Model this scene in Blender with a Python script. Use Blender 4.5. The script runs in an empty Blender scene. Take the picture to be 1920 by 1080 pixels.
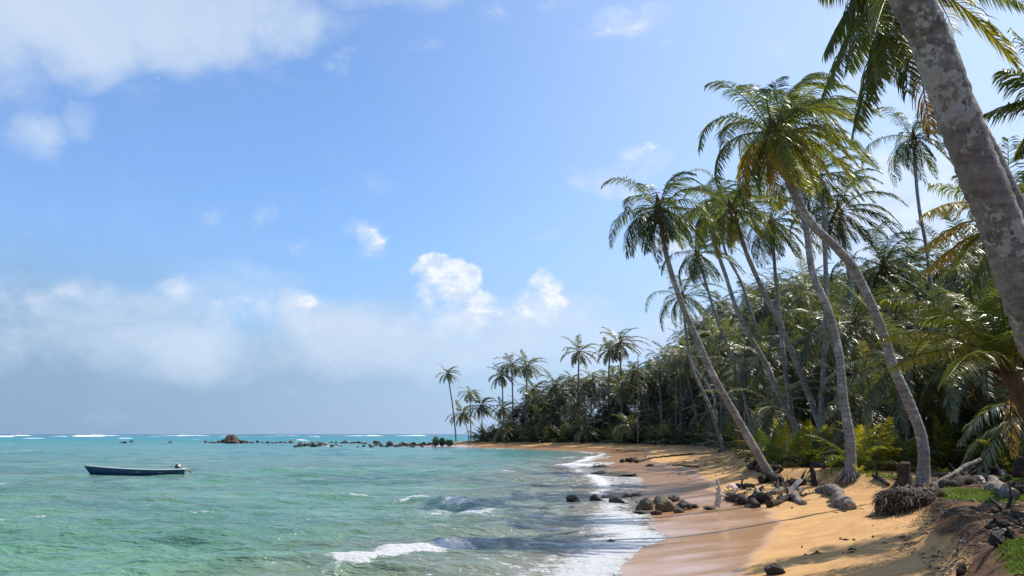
import bpy, math, random
import numpy as np
from mathutils import Vector, Matrix

R = math.radians
scene = bpy.context.scene
COL = scene.collection
# ------------------------------------------------------------------ camera
FPX = 1663.0                       # focal length in pixels of the 1920 px wide photograph
CAMH = 3.0
PITCH = math.atan(274.0 / FPX)
cam = bpy.data.cameras.new("camera")
cam.sensor_width = 36.0
cam.lens = 36.0 * FPX / 1920.0
cam.clip_start = 0.1
cam.clip_end = 60000
camo = bpy.data.objects.new("camera", cam)
camo.location = (0, 0, CAMH)
camo.rotation_euler = (math.pi / 2 + PITCH, 0, 0)
COL.objects.link(camo)
scene.camera = camo
# ------------------------------------------------------------------ light
SUN_EL, SUN_AZ = 54.0, 66.0        # azimuth clockwise from +Y (the view direction)
sl = bpy.data.lights.new("sun", 'SUN')
sl.energy = 4.2
sl.angle = R(0.5)
sl.color = (1.0, 0.93, 0.82)
so = bpy.data.objects.new("sun", sl)
sd_ = Vector((math.sin(R(SUN_AZ)) * math.cos(R(SUN_EL)), math.cos(R(SUN_AZ)) * math.cos(R(SUN_EL)), math.sin(R(SUN_EL))))
so.rotation_euler = sd_.to_track_quat('Z', 'Y').to_euler()
so.location = sd_ * 100
COL.objects.link(so)
scene.view_settings.view_transform = 'Standard'
scene.view_settings.look = 'None'
scene.view_settings.gamma = 1
scene.view_settings.exposure = 0.5
scene.cycles.max_bounces = 6
scene.cycles.transmission_bounces = 4
scene.cycles.volume_bounces = 0
scene.cycles.caustics_reflective = False
scene.cycles.caustics_refractive = False
scene.cycles.sample_clamp_indirect = 4


class G:
    """small helper to write node graphs"""
    def __init__(s, nt):
        s.nt = nt
        nt.nodes.clear()

    def n(s, t, **kw):
        nd = s.nt.nodes.new(t)
        for k, v in kw.items():
            setattr(nd, k, v)
        return nd

    def put(s, sock, v):
        if hasattr(v, 'is_linked') or isinstance(v, bpy.types.NodeSocket):
            s.nt.links.new(v, sock)
        elif v is not None:
            if isinstance(v, (tuple, list)) and len(v) == 3 and sock.type == 'RGBA':
                v = (*v, 1)
            sock.default_value = v

    def m(s, op, a, b=None, c=None, clamp=False):
        nd = s.n('ShaderNodeMath', operation=op, use_clamp=clamp)
        for i, v in enumerate((a, b, c)):
            if v is not None:
                s.put(nd.inputs[i], v)
        return nd.outputs[0]

    def vm(s, op, a, b=None):
        nd = s.n('ShaderNodeVectorMath', operation=op)
        s.put(nd.inputs[0], a)
        if b is not None:
            s.put(nd.inputs[1], b)
        return nd.outputs['Value'] if op in ('LENGTH', 'DOT_PRODUCT', 'DISTANCE') else nd.outputs[0]

    def mix(s, f, a, b, blend='MIX'):
        nd = s.n('ShaderNodeMix', data_type='RGBA', blend_type=blend)
        s.put(nd.inputs[0], f)
        s.put(nd.inputs[6], a)
        s.put(nd.inputs[7], b)
        return nd.outputs[2]

    def step(s, v, a, b, lo=0.0, hi=1.0):
        nd = s.n('ShaderNodeMapRange', interpolation_type='SMOOTHSTEP')
        s.put(nd.inputs[0], v)
        for i, x in enumerate((a, b, lo, hi)):
            s.put(nd.inputs[i + 1], x)
        return nd.outputs[0]

    def noise(s, vec, scale, detail=4, rough=0.5, dist=0.0, dims='3D'):
        nd = s.n('ShaderNodeTexNoise', noise_dimensions=dims)
        if vec is not None:
            s.put(nd.inputs['Vector'], vec)
        nd.inputs['Scale'].default_value = scale
        nd.inputs['Detail'].default_value = detail
        nd.inputs['Roughness'].default_value = rough
        nd.inputs['Distortion'].default_value = dist
        return nd.outputs['Fac']

    def attr(s, name, out='Fac'):
        return s.n('ShaderNodeAttribute', attribute_name=name).outputs[out]

    def pos(s):
        return s.n('ShaderNodeNewGeometry').outputs['Position']

    def obj(s):
        return s.n('ShaderNodeTexCoord').outputs['Object']

    def bump(s, h, strength=0.5, dist=0.05, nrm=None):
        nd = s.n('ShaderNodeBump')
        nd.inputs['Strength'].default_value = strength
        nd.inputs['Distance'].default_value = dist
        s.put(nd.inputs['Height'], h)
        if nrm is not None:
            s.put(nd.inputs['Normal'], nrm)
        return nd.outputs[0]


# ------------------------------------------------------------------ sky
world = bpy.data.worlds.new("World")
scene.world = world
world.use_nodes = True
g = G(world.node_tree)
sky = g.n('ShaderNodeTexSky', sky_type='NISHITA')
sky.sun_disc = False
sky.sun_elevation = R(SUN_EL)
sky.sun_rotation = R(SUN_AZ)
sky.air_density = 1.0
sky.dust_density = 0.8
sky.ozone_density = 1.6
sky.altitude = 0
dirv = g.n('ShaderNodeTexCoord').outputs['Generated']
sep = g.n('ShaderNodeSeparateXYZ')
g.put(sep.inputs[0], dirv)


def pixdir(px, py):
    x, v = px - 960.0, 540.0 - py
    c, s = math.cos(PITCH), math.sin(PITCH)
    d = Vector((x, FPX * c - v * s, FPX * s + v * c))
    return d.normalized()


# warped direction so that cloud outlines billow
wn = g.n('ShaderNodeTexNoise')
g.put(wn.inputs['Vector'], dirv)
wn.inputs['Scale'].default_value = 9
wn.inputs['Detail'].default_value = 5
wv = g.vm('MULTIPLY', g.vm('SUBTRACT', wn.outputs['Color'], (0.5, 0.5, 0.5)), (0.07, 0.07, 0.07))
wdir = g.vm('ADD', dirv, wv)
# (x, y, radius x, radius y, weight) of every cloud, as directions in the sky
CUM = [(852, 562, 56, 50, .5), (870, 592, 110, 44, .6), (1028, 545, 42, 50, .6),
       (1050, 590, 120, 50, .8), (900, 610, 130, 45, .7),
       (465, 585, 60, 42, .75), (550, 588, 70, 45, .85), (612, 612, 50, 36, .7), (690, 588, 28, 14, .5),
       (320, 545, 50, 45, .55), (690, 445, 80, 46, .8), (517, 480, 40, 36, .5), (478, 416, 34, 28, .28), (390, 428, 24, 28, .28),
       (1170, 70, 120, 42, .72), (1240, 40, 60, 40, .55), (1150, 350, 100, 46, .8), (1210, 310, 60, 44, .68), (1040, 440, 60, 22, .5),
       (1030, 8, 46, 26, .55), (930, 60, 50, 60, .4), (810, 100, 60, 26, .38), (640, 125, 40, 20, .36),
       (1610, 140, 60, 50, .5), (1250, 460, 110, 60, .7), (1350, 520, 130, 80, .7),
       (1700, 350, 190, 70, .9), (1640, 440, 210, 90, 1.), (1420, 620, 200, 60, .7), (1900, 250, 90, 60, .6)]
CUM += [(150, 560, 80, 34, .6), (230, 545, 70, 38, .62), (60, 575, 80, 36, .55), (400, 600, 80, 34, .6), (826, 520, 24, 40, .4), (893, 560, 34, 40, .5),
        (1100, 575, 70, 36, .6), (760, 610, 90, 26, .5), (560, 470, 60, 30, .3), (1400, 90, 120, 60, .35)]
CRISP = [(826, 498, 32, 31, 1.), (802, 508, 24, 20, .8), (850, 520, 34, 34, 1.), (886, 534, 32, 34, .95), (868, 560, 52, 46, .9), (826, 556, 44, 44, .75), (902, 585, 54, 38, .75), (1022, 532, 38, 36, .85), (1042, 566, 50, 46, .8), (1000, 578, 44, 40, .6),
         (700, 436, 50, 26, .5), (565, 580, 40, 26, .55), (465, 580, 34, 26, .5), (1215, 300, 34, 30, .5), (1160, 78, 60, 26, .55)]
SOFT = [(300, 640, 420, 80, .7), (700, 640, 380, 80, .85), (1000, 630, 300, 75, .85), (560, 600, 260, 50, .6), (250, 560, 300, 50, .6), (130, 600, 260, 70, .6), (90, 20, 190, 120, 1.15), (300, 20, 220, 90, 1.), (480, 25, 200, 70, .85), (700, -20, 190, 50, .7), (60, 245, 60, 55, .66), (140, 215, 46, 52, .6),
        (240, 180, 70, 60, .3), (-80, 60, 170, 160, .9), (100, -120, 400, 120, 1.),
        (170, 570, 230, 60, .52), (330, 600, 300, 70, .6), (80, 590, 200, 60, .45), (560, 640, 220, 60, .5), (430, 530, 170, 30, .3)]


def blobs(L, vec, fade=False):
    tot = None
    for (px, py, rx, ry, w) in L:
        c = pixdir(px, py)
        dl = g.vm('MULTIPLY', g.vm('SUBTRACT', vec, tuple(c)), (FPX / rx * .9, FPX / rx * .9, FPX / ry * .9))
        q = g.m('MULTIPLY', g.m('SUBTRACT', 1.0, g.vm('DOT_PRODUCT', dl, dl), clamp=True), w)
        if fade:
            q = g.m('MULTIPLY', q, g.m('ADD', .72, g.m('MULTIPLY', g.vm('DOT_PRODUCT', dl, (0, 0, 1)), .42)))
        tot = q if tot is None else g.m('MAXIMUM', tot, q)
    return tot


strx = g.vm('MULTIPLY', dirv, (1, 1, 1.5))
n1 = g.noise(strx, 19, 9, .60, .2)
n2 = g.noise(strx, 5, 6, .55)
nsoft = g.noise(strx, 8, 9, .66, .3)
cd = g.m('ADD', blobs(CUM, wdir, True), g.m('MULTIPLY', g.m('SUBTRACT', n1, .52), 1.5))
ca = g.step(cd, .14, .95)
n3 = g.noise(strx, 38, 8, .62, .1)
cr = g.m('ADD', blobs(CRISP, g.vm('ADD', dirv, g.vm('MULTIPLY', wv, (.9, .9, .9))), True), g.m('MULTIPLY', g.m('SUBTRACT', n3, .5), 1.25))
cra = g.step(cr, .22, .62)
sdn = g.m('ADD', blobs(SOFT, wdir), g.m('MULTIPLY', g.m('SUBTRACT', nsoft, .52), 1.7))
sa = g.step(sdn, .05, 1.05)
# clouds of the part of the sky behind and beside the camera
gen = g.step(g.m('ADD', n2, g.m('MULTIPLY', g.m('SUBTRACT', n1, .5), .5)), .55, .75)
away = g.step(sep.outputs['Y'], .55, .2)
sepz = sep.outputs['Z']
# low bank of pale grey-blue cloud along the horizon, heavier on the left
lowf = g.m('MULTIPLY', g.step(g.m('ADD', sepz, g.m('MULTIPLY', g.m('SUBTRACT', n2, .5), .22)), .24, .03), 1.0)
leftness = g.step(sep.outputs['X'], .25, -.55)
bankcol = g.mix(leftness, (5.3, 7.0, 9.7), (2.8, 4.3, 6.2))
veil = g.m('MULTIPLY', g.step(sep.outputs['X'], -.25, .6), .62)
skyc = g.vm('MULTIPLY', sky.outputs[0], (.97, 1.42, 1.93))
c0 = g.mix(g.m('ADD', .11, veil), skyc, (8.2, 9.9, 12.6))
c1 = g.mix(g.m('MULTIPLY', lowf, .92), c0, bankcol)
c2 = g.mix(g.m('MULTIPLY', sa, .88), c1, g.mix(n2, (5.3, 6.7, 8.9), (8.0, 9.1, 10.4)))
shade = g.step(g.noise(strx, 22, 6, .55, .3), .38, .62)
c3 = g.mix(g.m('MULTIPLY', ca, .84), c2, g.mix(shade, (6.6, 7.7, 9.5), (9.0, 9.7, 10.8)))
c3 = g.mix(g.m('MULTIPLY', cra, .85), c3, g.mix(g.step(g.noise(strx, 42, 6, .62), .40, .60), (7.0, 8.2, 9.9), (10.2, 10.5, 11.0)))
c4 = g.mix(g.m('MULTIPLY', g.m('MULTIPLY', gen, away), .8), c3, (7.5, 7.9, 8.6))
bg = g.n('ShaderNodeBackground')
g.put(bg.inputs[0], c4)
bg.inputs[1].default_value = 0.068
outw = g.n('ShaderNodeOutputWorld')
g.put(outw.inputs[0], bg.outputs[0])


# ------------------------------------------------------------------ helpers
def tag(o, label=None, cat=None, group=None, kind=None):
    if label: o['label'] = label
    if cat: o['category'] = cat
    if group: o['group'] = group
    if kind: o['kind'] = kind
    return o


def empty(name, loc):
    o = bpy.data.objects.new(name, None)
    o.location = loc
    o.empty_display_size = .3
    COL.objects.link(o)
    return o


def link(name, me, parent=None, loc=(0, 0, 0)):
    o = bpy.data.objects.new(name, me)
    o.parent = parent
    o.location = loc
    COL.objects.link(o)
    return o


def grid_mesh(name, X, Y, Z, mat, attrs=None):
    r, c = X.shape
    me = bpy.data.meshes.new(name)
    co = np.stack([X, Y, Z], -1).reshape(-1, 3).astype(np.float32)
    idx = np.arange(r * c).reshape(r, c)
    q = np.stack([idx[:-1, :-1], idx[:-1, 1:], idx[1:, 1:], idx[1:, :-1]], -1).reshape(-1, 4)
    me.vertices.add(len(co)); me.vertices.foreach_set('co', co.ravel())
    me.loops.add(q.size); me.loops.foreach_set('vertex_index', q.ravel().astype(np.int32))
    me.polygons.add(len(q)); me.polygons.foreach_set('loop_start', (np.arange(len(q)) * 4).astype(np.int32))
    me.polygons.foreach_set('use_smooth', np.ones(len(q), bool))
    me.update(calc_edges=True)
    for k, v in (attrs or {}).items():
        a = me.attributes.new(k, 'FLOAT', 'POINT')
        a.data.foreach_set('value', v.ravel().astype(np.float32))
    me.materials.append(mat)
    return me


class MB:
    """collects polygons of mixed size, with one float per vertex (tint)"""
    def __init__(s):
        s.v, s.f, s.t, s.mi, s.n = [], [], [], [], 0

    def add(s, verts, faces, tint=0.5, mi=0):
        verts = np.asarray(verts, float).reshape(-1, 3)
        s.v.append(verts)
        s.t.append(np.broadcast_to(np.asarray(tint, float), (len(verts),)).copy())
        for fa in (faces if isinstance(faces, list) else [faces]):
            fa = np.asarray(fa, int)
            if fa.size:
                s.f.append(fa + s.n)
                s.mi.append(np.full(len(fa), mi, np.int32))
        s.n += len(verts)

    def mesh(s, name, mats, smooth=True):
        me = bpy.data.meshes.new(name)
        co = np.concatenate(s.v).astype(np.float32)
        me.vertices.add(len(co)); me.vertices.foreach_set('co', co.ravel())
        li = np.concatenate([f.ravel() for f in s.f]).astype(np.int32)
        sz = np.concatenate([np.full(len(f), f.shape[1]) for f in s.f]).astype(np.int32)
        st = np.concatenate([[0], np.cumsum(sz)[:-1]]).astype(np.int32)
        me.loops.add(len(li)); me.loops.foreach_set('vertex_index', li)
        me.polygons.add(len(sz)); me.polygons.foreach_set('loop_start', st)
        me.polygons.foreach_set('use_smooth', np.full(len(sz), smooth))
        me.polygons.foreach_set('material_index', np.concatenate(s.mi))
        me.update(calc_edges=True)
        a = me.attributes.new('tint', 'FLOAT', 'POINT')
        a.data.foreach_set('value', np.concatenate(s.t).astype(np.float32))
        for m_ in (mats if isinstance(mats, (list, tuple)) else [mats]):
            me.materials.append(m_)
        me.validate()
        return me


def smooth01(x, a, b):
    t = np.clip((x - a) / (b - a), 0, 1)
    return t * t * (3 - 2 * t)


def vnoise(x, y, seed=0, octaves=4):
    """cheap smooth value noise in about -1..1"""
    rs = np.random.RandomState(seed)
    T = rs.rand(64, 64) * 2 - 1
    out = np.zeros(np.broadcast(x, y).shape)
    amp, tot = 1.0, 0
    for o in range(octaves):
        xi, yi = np.floor(x), np.floor(y)
        fx, fy = x - xi, y - yi
        fx, fy = fx * fx * (3 - 2 * fx), fy * fy * (3 - 2 * fy)
        a, b = xi.astype(int) % 64, yi.astype(int) % 64
        a1, b1 = (a + 1) % 64, (b + 1) % 64
        out = out + amp * ((T[a, b] * (1 - fx) + T[a1, b] * fx) * (1 - fy) + (T[a, b1] * (1 - fx) + T[a1, b1] * fx) * fy)
        tot += amp
        amp *= .5
        x, y = x * 2.03 + 17.3, y * 2.03 + 5.7
    return out / tot


def P(px, py, Y):
    """the point at forward distance Y seen at photo pixel (px, py)"""
    d = pixdir(px, py)
    k = Y / d.y
    return Vector((d.x * k, Y, CAMH + d.z * k))


def PG(px, py, z=0.0):
    d = pixdir(px, py)
    k = (z - CAMH) / d.z
    return Vector((d.x * k, d.y * k, z))


# ------------------------------------------------------------------ coast
SHORE = [(-14, -40), (-6, -12), (-2.2, 0), (-.2, 8), (.9, 14), (1.85, 18.8), (2.7, 22.5), (3.75, 26.8), (3.7, 31), (4.2, 35), (4.6, 42), (5.6, 52),
         (6.2, 60), (5.8, 72), (6.0, 89), (10, 112), (14.5, 138), (11, 160), (4.3, 180), (-8, 200), (-19, 217), (-26, 226), (-22, 240), (0, 255), (40, 268), (120, 300), (300, 380),
         (900, 900), (2500, 2500)]
LAND = np.array(SHORE + [(9000, 2500), (9000, -9000), (-300, -9000)], float)
VEGL = [(-7, -40), (-3, -10), (1.2, 0), (3.5, 7), (4.8, 10), (6.05, 12.8), (7.8, 17), (9.6, 20.5), (11.0, 23.5), (11.8, 26), (13, 30), (13.0, 35), (12.6, 39), (12.3, 44), (13.6, 50), (15.2, 60),
        (19, 80), (25, 108), (29.5, 140), (27, 168), (18, 190), (2, 212), (-12, 228), (-14, 236), (5, 248), (45, 262), (130, 296), (320, 390), (930, 900), (2600, 2490)]
VEGP = np.array(VEGL + [(8900, 2490), (8900, -8900), (-290, -8900)], float)


def sdist(x, y, poly, npts):
    """signed distance to the open part of the polygon (first npts points); positive inside"""
    x = np.asarray(x, float); y = np.asarray(y, float)
    d = np.full(x.shape, 1e18)
    for i in range(npts - 1):
        (ax, ay), (bx, by) = poly[i], poly[i + 1]
        ex, ey = bx - ax, by - ay
        t = np.clip(((x - ax) * ex + (y - ay) * ey) / (ex * ex + ey * ey), 0, 1)
        d = np.minimum(d, (x - ax - t * ex) ** 2 + (y - ay - t * ey) ** 2)
    ins = np.zeros(x.shape, bool)
    n = len(poly)
    for i in range(n):
        (ax, ay), (bx, by) = poly[i], poly[(i + 1) % n]
        c = (ay > y) != (by > y)
        xx = ax + (y - ay) / (by - ay if by != ay else 1e-9) * (bx - ax)
        ins ^= c & (x < xx)
    return np.where(ins, 1, -1) * np.sqrt(d)


def shore_sd(x, y):
    y = np.asarray(y, float)
    near = np.clip(1 - y / 120, .25, 1)
    wob = vnoise(np.asarray(x, float) * .22, y * .22, 5, 3) * .7 * near + vnoise(np.asarray(x, float) * 1.1, y * 1.1, 6, 2) * .12
    return sdist(x, y, LAND, len(SHORE)) + wob


def veg_sd(x, y):
    return sdist(x, y, VEGP, len(VEGL)) + vnoise(np.asarray(x, float) * .5, np.asarray(y, float) * .5, 8, 4) * (.45 + .55 * smooth01(np.asarray(y, float), 12, 20))


def ground_z(x, y, parts=False):
    x = np.asarray(x, float); y = np.asarray(y, float)
    s = shore_sd(x, y)
    v = veg_sd(x, y)
    t = np.clip(s / np.maximum(s - np.minimum(v, 0), 1e-3), 0, 1)
    e = 1.15 + 1.5 * np.exp(-((y - 60) / 24) ** 2) + .35 * smooth01(y, 100, 200)
    Hb = 1.02 + .25 * np.exp(-np.maximum(y, 0) / 12)
    step = .36 + .2 * np.exp(-np.maximum(y, 0) / 16) - .1 * smooth01(y, 60, 120)
    z = Hb * t ** e
    up = smooth01(v, -.35, .55)
    z = z + step * up
    z = z + up * .35 * np.exp(-np.maximum(y, 0) / 9)
    inland = np.clip(v, 0, 60)
    z = z + up * (vnoise(x * .3, y * .3, 3, 4) * .14 + .010 * inland)
    z = z + (1 - up) * np.clip(t, 0, 1) * (vnoise(x * .9, y * .9, 4, 4) * .07 * smooth01(t, .35, 1))
    z = z + smooth01(t, .4, .7) * (1 - up) * smooth01(y, 70, 30) * np.minimum(0, vnoise(x * 3.1, y * 3.1, 41, 2) + .25) * .055
    z = z + up * .22 * np.clip(1.1 - ((x - 6.3) / 1.7) ** 2 - ((y - 9.3) / 2.8) ** 2, 0, 1)
    # sea floor
    z = np.where(s < 0, -np.minimum(.11 * -s, 4) , z)
    if parts:
        return z, s, v, t, up
    return z


def gz(x, y):
    return float(ground_z(np.array([x]), np.array([y]))[0])


_ys = np.concatenate([np.arange(6, 80, .05), np.arange(80, 420, .5)])


def hit(px, py):
    """where the ray through a photo pixel meets the ground"""
    d = pixdir(px, py)
    xs = d.x / d.y * _ys
    zs = CAMH + d.z / d.y * _ys
    gzv = np.maximum(ground_z(xs, _ys), 0)
    i = np.argmax(zs <= gzv)
    if zs[i] > gzv[i]:
        i = len(_ys) - 1
    return Vector((xs[i], _ys[i], gzv[i]))


def sinh_space(lo, hi, c, d0, growth):
    out = [c]
    x, d = c, d0
    while x < hi:
        d = d0 + growth * (x - c); x += d; out.append(x)
    x = c
    left = []
    while x > lo:
        d = d0 + growth * (c - x); x -= d; left.append(x)
    return np.array(left[::-1] + out)


# ------------------------------------------------------------------ materials
def mat(name):
    m_ = bpy.data.materials.new(name)
    m_.use_nodes = True
    return m_, G(m_.node_tree)


def finish(g_, shader, disp=None):
    o = g_.n('ShaderNodeOutputMaterial')
    g_.put(o.inputs[0], shader)


def principled(g_, col, rough=.6, spec=.4, nrm=None, **kw):
    p = g_.n('ShaderNodeBsdfPrincipled')
    g_.put(p.inputs['Base Color'], col)
    g_.put(p.inputs['Roughness'], rough)
    g_.put(p.inputs['Specular IOR Level'], spec)
    if nrm is not None:
        g_.put(p.inputs['Normal'], nrm)
    for k, v in kw.items():
        g_.put(p.inputs[k], v)
    return p.outputs[0]


# --- sand and soil
M_ground, g = mat('sand_and_soil')
pos = g.pos()
wet = g.attr('wet'); soil = g.attr('soil'); gras = g.attr('grass')
fine = g.noise(pos, 26, 6, .7)
mid = g.noise(pos, 1.6, 6, .6, .4)
big = g.noise(pos, .35, 4, .6)
dry = g.mix(g.step(mid, .3, .72), (.45, .255, .098), (.59, .355, .155))
dry = g.mix(g.m('MULTIPLY', g.step(fine, .35, .75), .25), dry, (.30, .17, .08))
wetc = g.mix(big, (.43, .24, .115), (.55, .31, .16))
wf = g.step(g.m('ADD', wet, g.m('MULTIPLY', g.m('SUBTRACT', big, .5), .35)), .35, .62)
sandc = g.mix(wf, dry, wetc)
deb = g.m('MULTIPLY', g.step(g.noise(pos, 9, 5, .7, .6), .62, .70), g.step(g.attr('debris'), .15, .8))
sandc = g.mix(deb, sandc, (.06, .032, .02))
soilc = g.mix(g.step(g.noise(pos, 6, 8, .75, .6), .3, .72), (.03, .017, .011), (.21, .115, .062))
soilc = g.mix(g.m('MULTIPLY', g.step(g.noise(pos, 1.3, 5, .6), .5, .62), .6), soilc, (.23, .13, .065))
grc = g.mix(g.noise(pos, 7, 5, .7), (.05, .10, .015), (.17, .24, .035))
soilc2 = g.mix(g.step(g.m('ADD', gras, g.m('MULTIPLY', g.m('SUBTRACT', g.noise(pos, 2.5, 5, .7), .5), .9)), .42, .60), soilc, grc)
col = g.mix(g.step(g.m('ADD', soil, g.m('MULTIPLY', g.m('SUBTRACT', mid, .5), .7)), .35, .62), sandc, soilc2)
rough = g.mix(wf, (.9, .9, .9), (.17, .17, .17))
rough = g.mix(g.step(soil, .3, .5), rough, (.95, .95, .95))
foot = g.noise(pos, 4.5, 3, .6, .8)
hgt = g.m('ADD', g.m('MULTIPLY', foot, g.m('ADD', .04, g.m('MULTIPLY', g.attr('debris'), .9))), g.m('MULTIPLY', fine, g.m('SUBTRACT', .16, g.m('MULTIPLY', wf, .15))))
hgt = g.m('ADD', hgt, g.m('MULTIPLY', g.m('MULTIPLY', g.noise(pos, 12, 6, .75), soil), .9))
nb = g.bump(hgt, .8, .10)
finish(g, principled(g, col, rough, g.mix(wf, (.15, .15, .15), (.65, .65, .65)), nb))

# --- sea
M_water, g = mat('sea_water')
pos = g.pos()
sep = g.n('ShaderNodeSeparateXYZ'); g.put(sep.inputs[0], pos)
py_ = sep.outputs['Y']
shd = g.attr('shore')
str1 = g.vm('MULTIPLY', pos, (.35, 1, 0))
patch = g.noise(g.vm('MULTIPLY', pos, (.035, .09, 0)), 1, 6, .62, .4)
patch2 = g.noise(g.vm('MULTIPLY', pos, (.05, .22, 0)), 1, 6, .6, .6)
teal = g.mix(g.step(patch, .36, .62), (.072, .165, .118), (.122, .262, .170))
far_ = g.mix(g.step(patch2, .4, .6), (.035, .150, .148), (.065, .240, .205))
c = g.mix(g.step(py_, 45, 170), teal, far_)
c = g.mix(g.m('MULTIPLY', g.step(patch2, .50, .62), g.m('MULTIPLY', g.step(py_, 24, 45), g.step(py_, 160, 90, 0, .55))), c, (.085, .125, .125))
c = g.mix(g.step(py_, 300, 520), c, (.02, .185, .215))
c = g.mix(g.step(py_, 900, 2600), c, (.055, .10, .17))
c = g.mix(g.m('MULTIPLY', g.step(g.m('ADD', shd, g.m('MULTIPLY', g.m('SUBTRACT', patch, .5), 14)), 13, 1), .8), c, (.19, .185, .13))
c = g.mix(g.m('MULTIPLY', g.step(shd, 3.0, .3), .7), c, (.23, .165, .105))
chop_shade = g.noise(g.vm('MULTIPLY', pos, (.35, 1.3, 0)), 1, 6, .7, .3)
c = g.mix(g.m('MULTIPLY', g.step(chop_shade, .54, .66), .38), c, (.035, .10, .10))  # dark dashes painted into the water colour as shade on small waves
# foam: crests and swash, broken up by noise
fo = g.attr('foam')
lace = g.noise(g.vm('MULTIPLY', pos, (1, 1, 0)), 2.4, 9, .72, .9)
lace2 = g.noise(g.vm('MULTIPLY', pos, (.6, 1.6, 0)), 9, 6, .7, .5)
ff = g.m('ADD', g.m('MULTIPLY', fo, .85), g.m('ADD', g.m('MULTIPLY', g.m('SUBTRACT', lace, .5), 2.2), g.m('MULTIPLY', g.m('SUBTRACT', lace2, .5), 1.2)))
foam = g.m('MULTIPLY', g.step(ff, .42, .66), g.step(fo, .02, .12))
# far whitecaps too small for the mesh
wc = g.noise(g.vm('MULTIPLY', pos, (.05, .22, 0)), 1, 8, .72)
wcf = g.m('MULTIPLY', g.step(wc, .715, .75), g.step(py_, 60, 200))
foam = g.m('MAXIMUM', foam, wcf)
r1 = g.noise(str1, 2.2, 5, .62, .3)
r2 = g.noise(g.vm('MULTIPLY', pos, (.10, .32, 0)), 1, 6, .66, .3)
w1 = g.step(py_, 90, 30)
h = g.m('ADD', g.m('MULTIPLY', r1, .26), g.m('MULTIPLY', r2, 1.1))
nb = g.bump(h, 1.0, 1.0)
lp = g.step(py_, 30, 400, .10, .32)
w_sh = principled(g, c, lp, .5, nb, IOR=1.33)
f_sh = principled(g, g.mix(g.step(g.m('ADD', g.m('MULTIPLY', ff, .5), g.m('MULTIPLY', lace2, .9)), .55, 1.0), (.56, .59, .60), (.84, .85, .86)), .8, .1, g.bump(g.m('ADD', lace2, lace), 1.0, .16))
mx = g.n('ShaderNodeMixShader')
g.put(mx.inputs[0], foam); g.put(mx.inputs[1], w_sh); g.put(mx.inputs[2], f_sh)
finish(g, mx.outputs[0])

# ------------------------------------------------------------------ ground sheet
yr = sinh_space(-60, 4500, 20, .085, .012)
uc = sinh_space(-1.6, 16, .24, .0028, .018)
U, Y = np.meshgrid(uc, yr)
X = U * (Y + 70) * .72 - U * 0
X = X + 0
Z, s, v, t, up = ground_z(X, Y, True)
wet = np.clip(1 - Z / .62, 0, 1) ** .8
wet = np.where(s < 0, 1, wet)
wetp = smooth01(Z, .58, .22)
soilA = np.clip(up * 1.0, 0, 1)
# sandy ridges among the first palms keep a sand colour
ridge = smooth01(vnoise(X * .16 + 3, Y * .16, 11, 3), -.1, .25) * smooth01(v, 5, 1.5) * smooth01(Y, 30, 36)
soilA = soilA * (1 - .75 * ridge)


def patchmask(px, py, rx, ry, z=1.4):
    c_ = PG(px, py, z)
    a_ = PG(px + rx, py, z); b_ = PG(px, py - ry, z)
    r1_ = max(abs(a_.x - c_.x), .4); r2_ = max(abs(b_.y - c_.y), .5)
    return lambda X, Y: np.clip(1.25 - ((X - c_.x) / r1_) ** 2 - ((Y - c_.y) / r2_) ** 2, 0, 1)


GRASS = [patchmask(1840, 935, 95, 24), patchmask(1790, 945, 50, 14), patchmask(1640, 897, 60, 8), patchmask(1945, 1085, 105, 75, 1.65), patchmask(1905, 905, 50, 16)]
gm = np.zeros_like(X)
for fm in GRASS:
    gm = np.maximum(gm, fm(X, Y))
gm = gm * smooth01(v, .15, .8)
debris = smooth01(t, .55, .95) * smooth01(Z, .55, .85)
print('ground grid', X.shape)
me = grid_mesh('ground', X, Y, Z, M_ground, {'wet': np.where(s < 0, 1, wetp), 'soil': soilA, 'grass': gm, 'debris': debris})
ground = tag(link('ground', me), kind='structure')

# ------------------------------------------------------------------ sea sheet
yr = sinh_space(-60, 40000, 19, .075, .0085)
uc = sinh_space(-5, 1.3, .0, .0032, .0035)
U, Y = np.meshgrid(uc, yr)
X = U * (Y + 70) * .72
s = shore_sd(X, Y)
rs = np.random.RandomState(3)
Z = np.zeros_like(X)
att = smooth01(Y, 260, 60) * smooth01(s, .2, -5)
dist = np.sqrt(X ** 2 + Y ** 2)
for i in range(46):
    lam = .55 * 1.085 ** i
    if lam > 18: break
    th = R(-62) + rs.normal() * .55      # waves run towards the beach (to the right and the camera)
    kx, ky = math.cos(th) * 2 * math.pi / lam, math.sin(th) * 2 * math.pi / lam
    a = .0135 * lam / (1 + (lam / 4.) ** 1.7) * 1.25
    ph = kx * X + ky * Y + rs.rand() * 6.3 + 1.2 * vnoise(X * .06, Y * .06, 20 + i, 2)
    c_ = np.cos(ph)
    Z += a * (c_ + .35 * (c_ * c_ - .5)) * smooth01(dist, lam * 90, lam * 40)
Z *= att
Z *= .75 + .6 * vnoise(X * .04, Y * .08, 77, 2)
foam = np.zeros_like(X)


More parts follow.
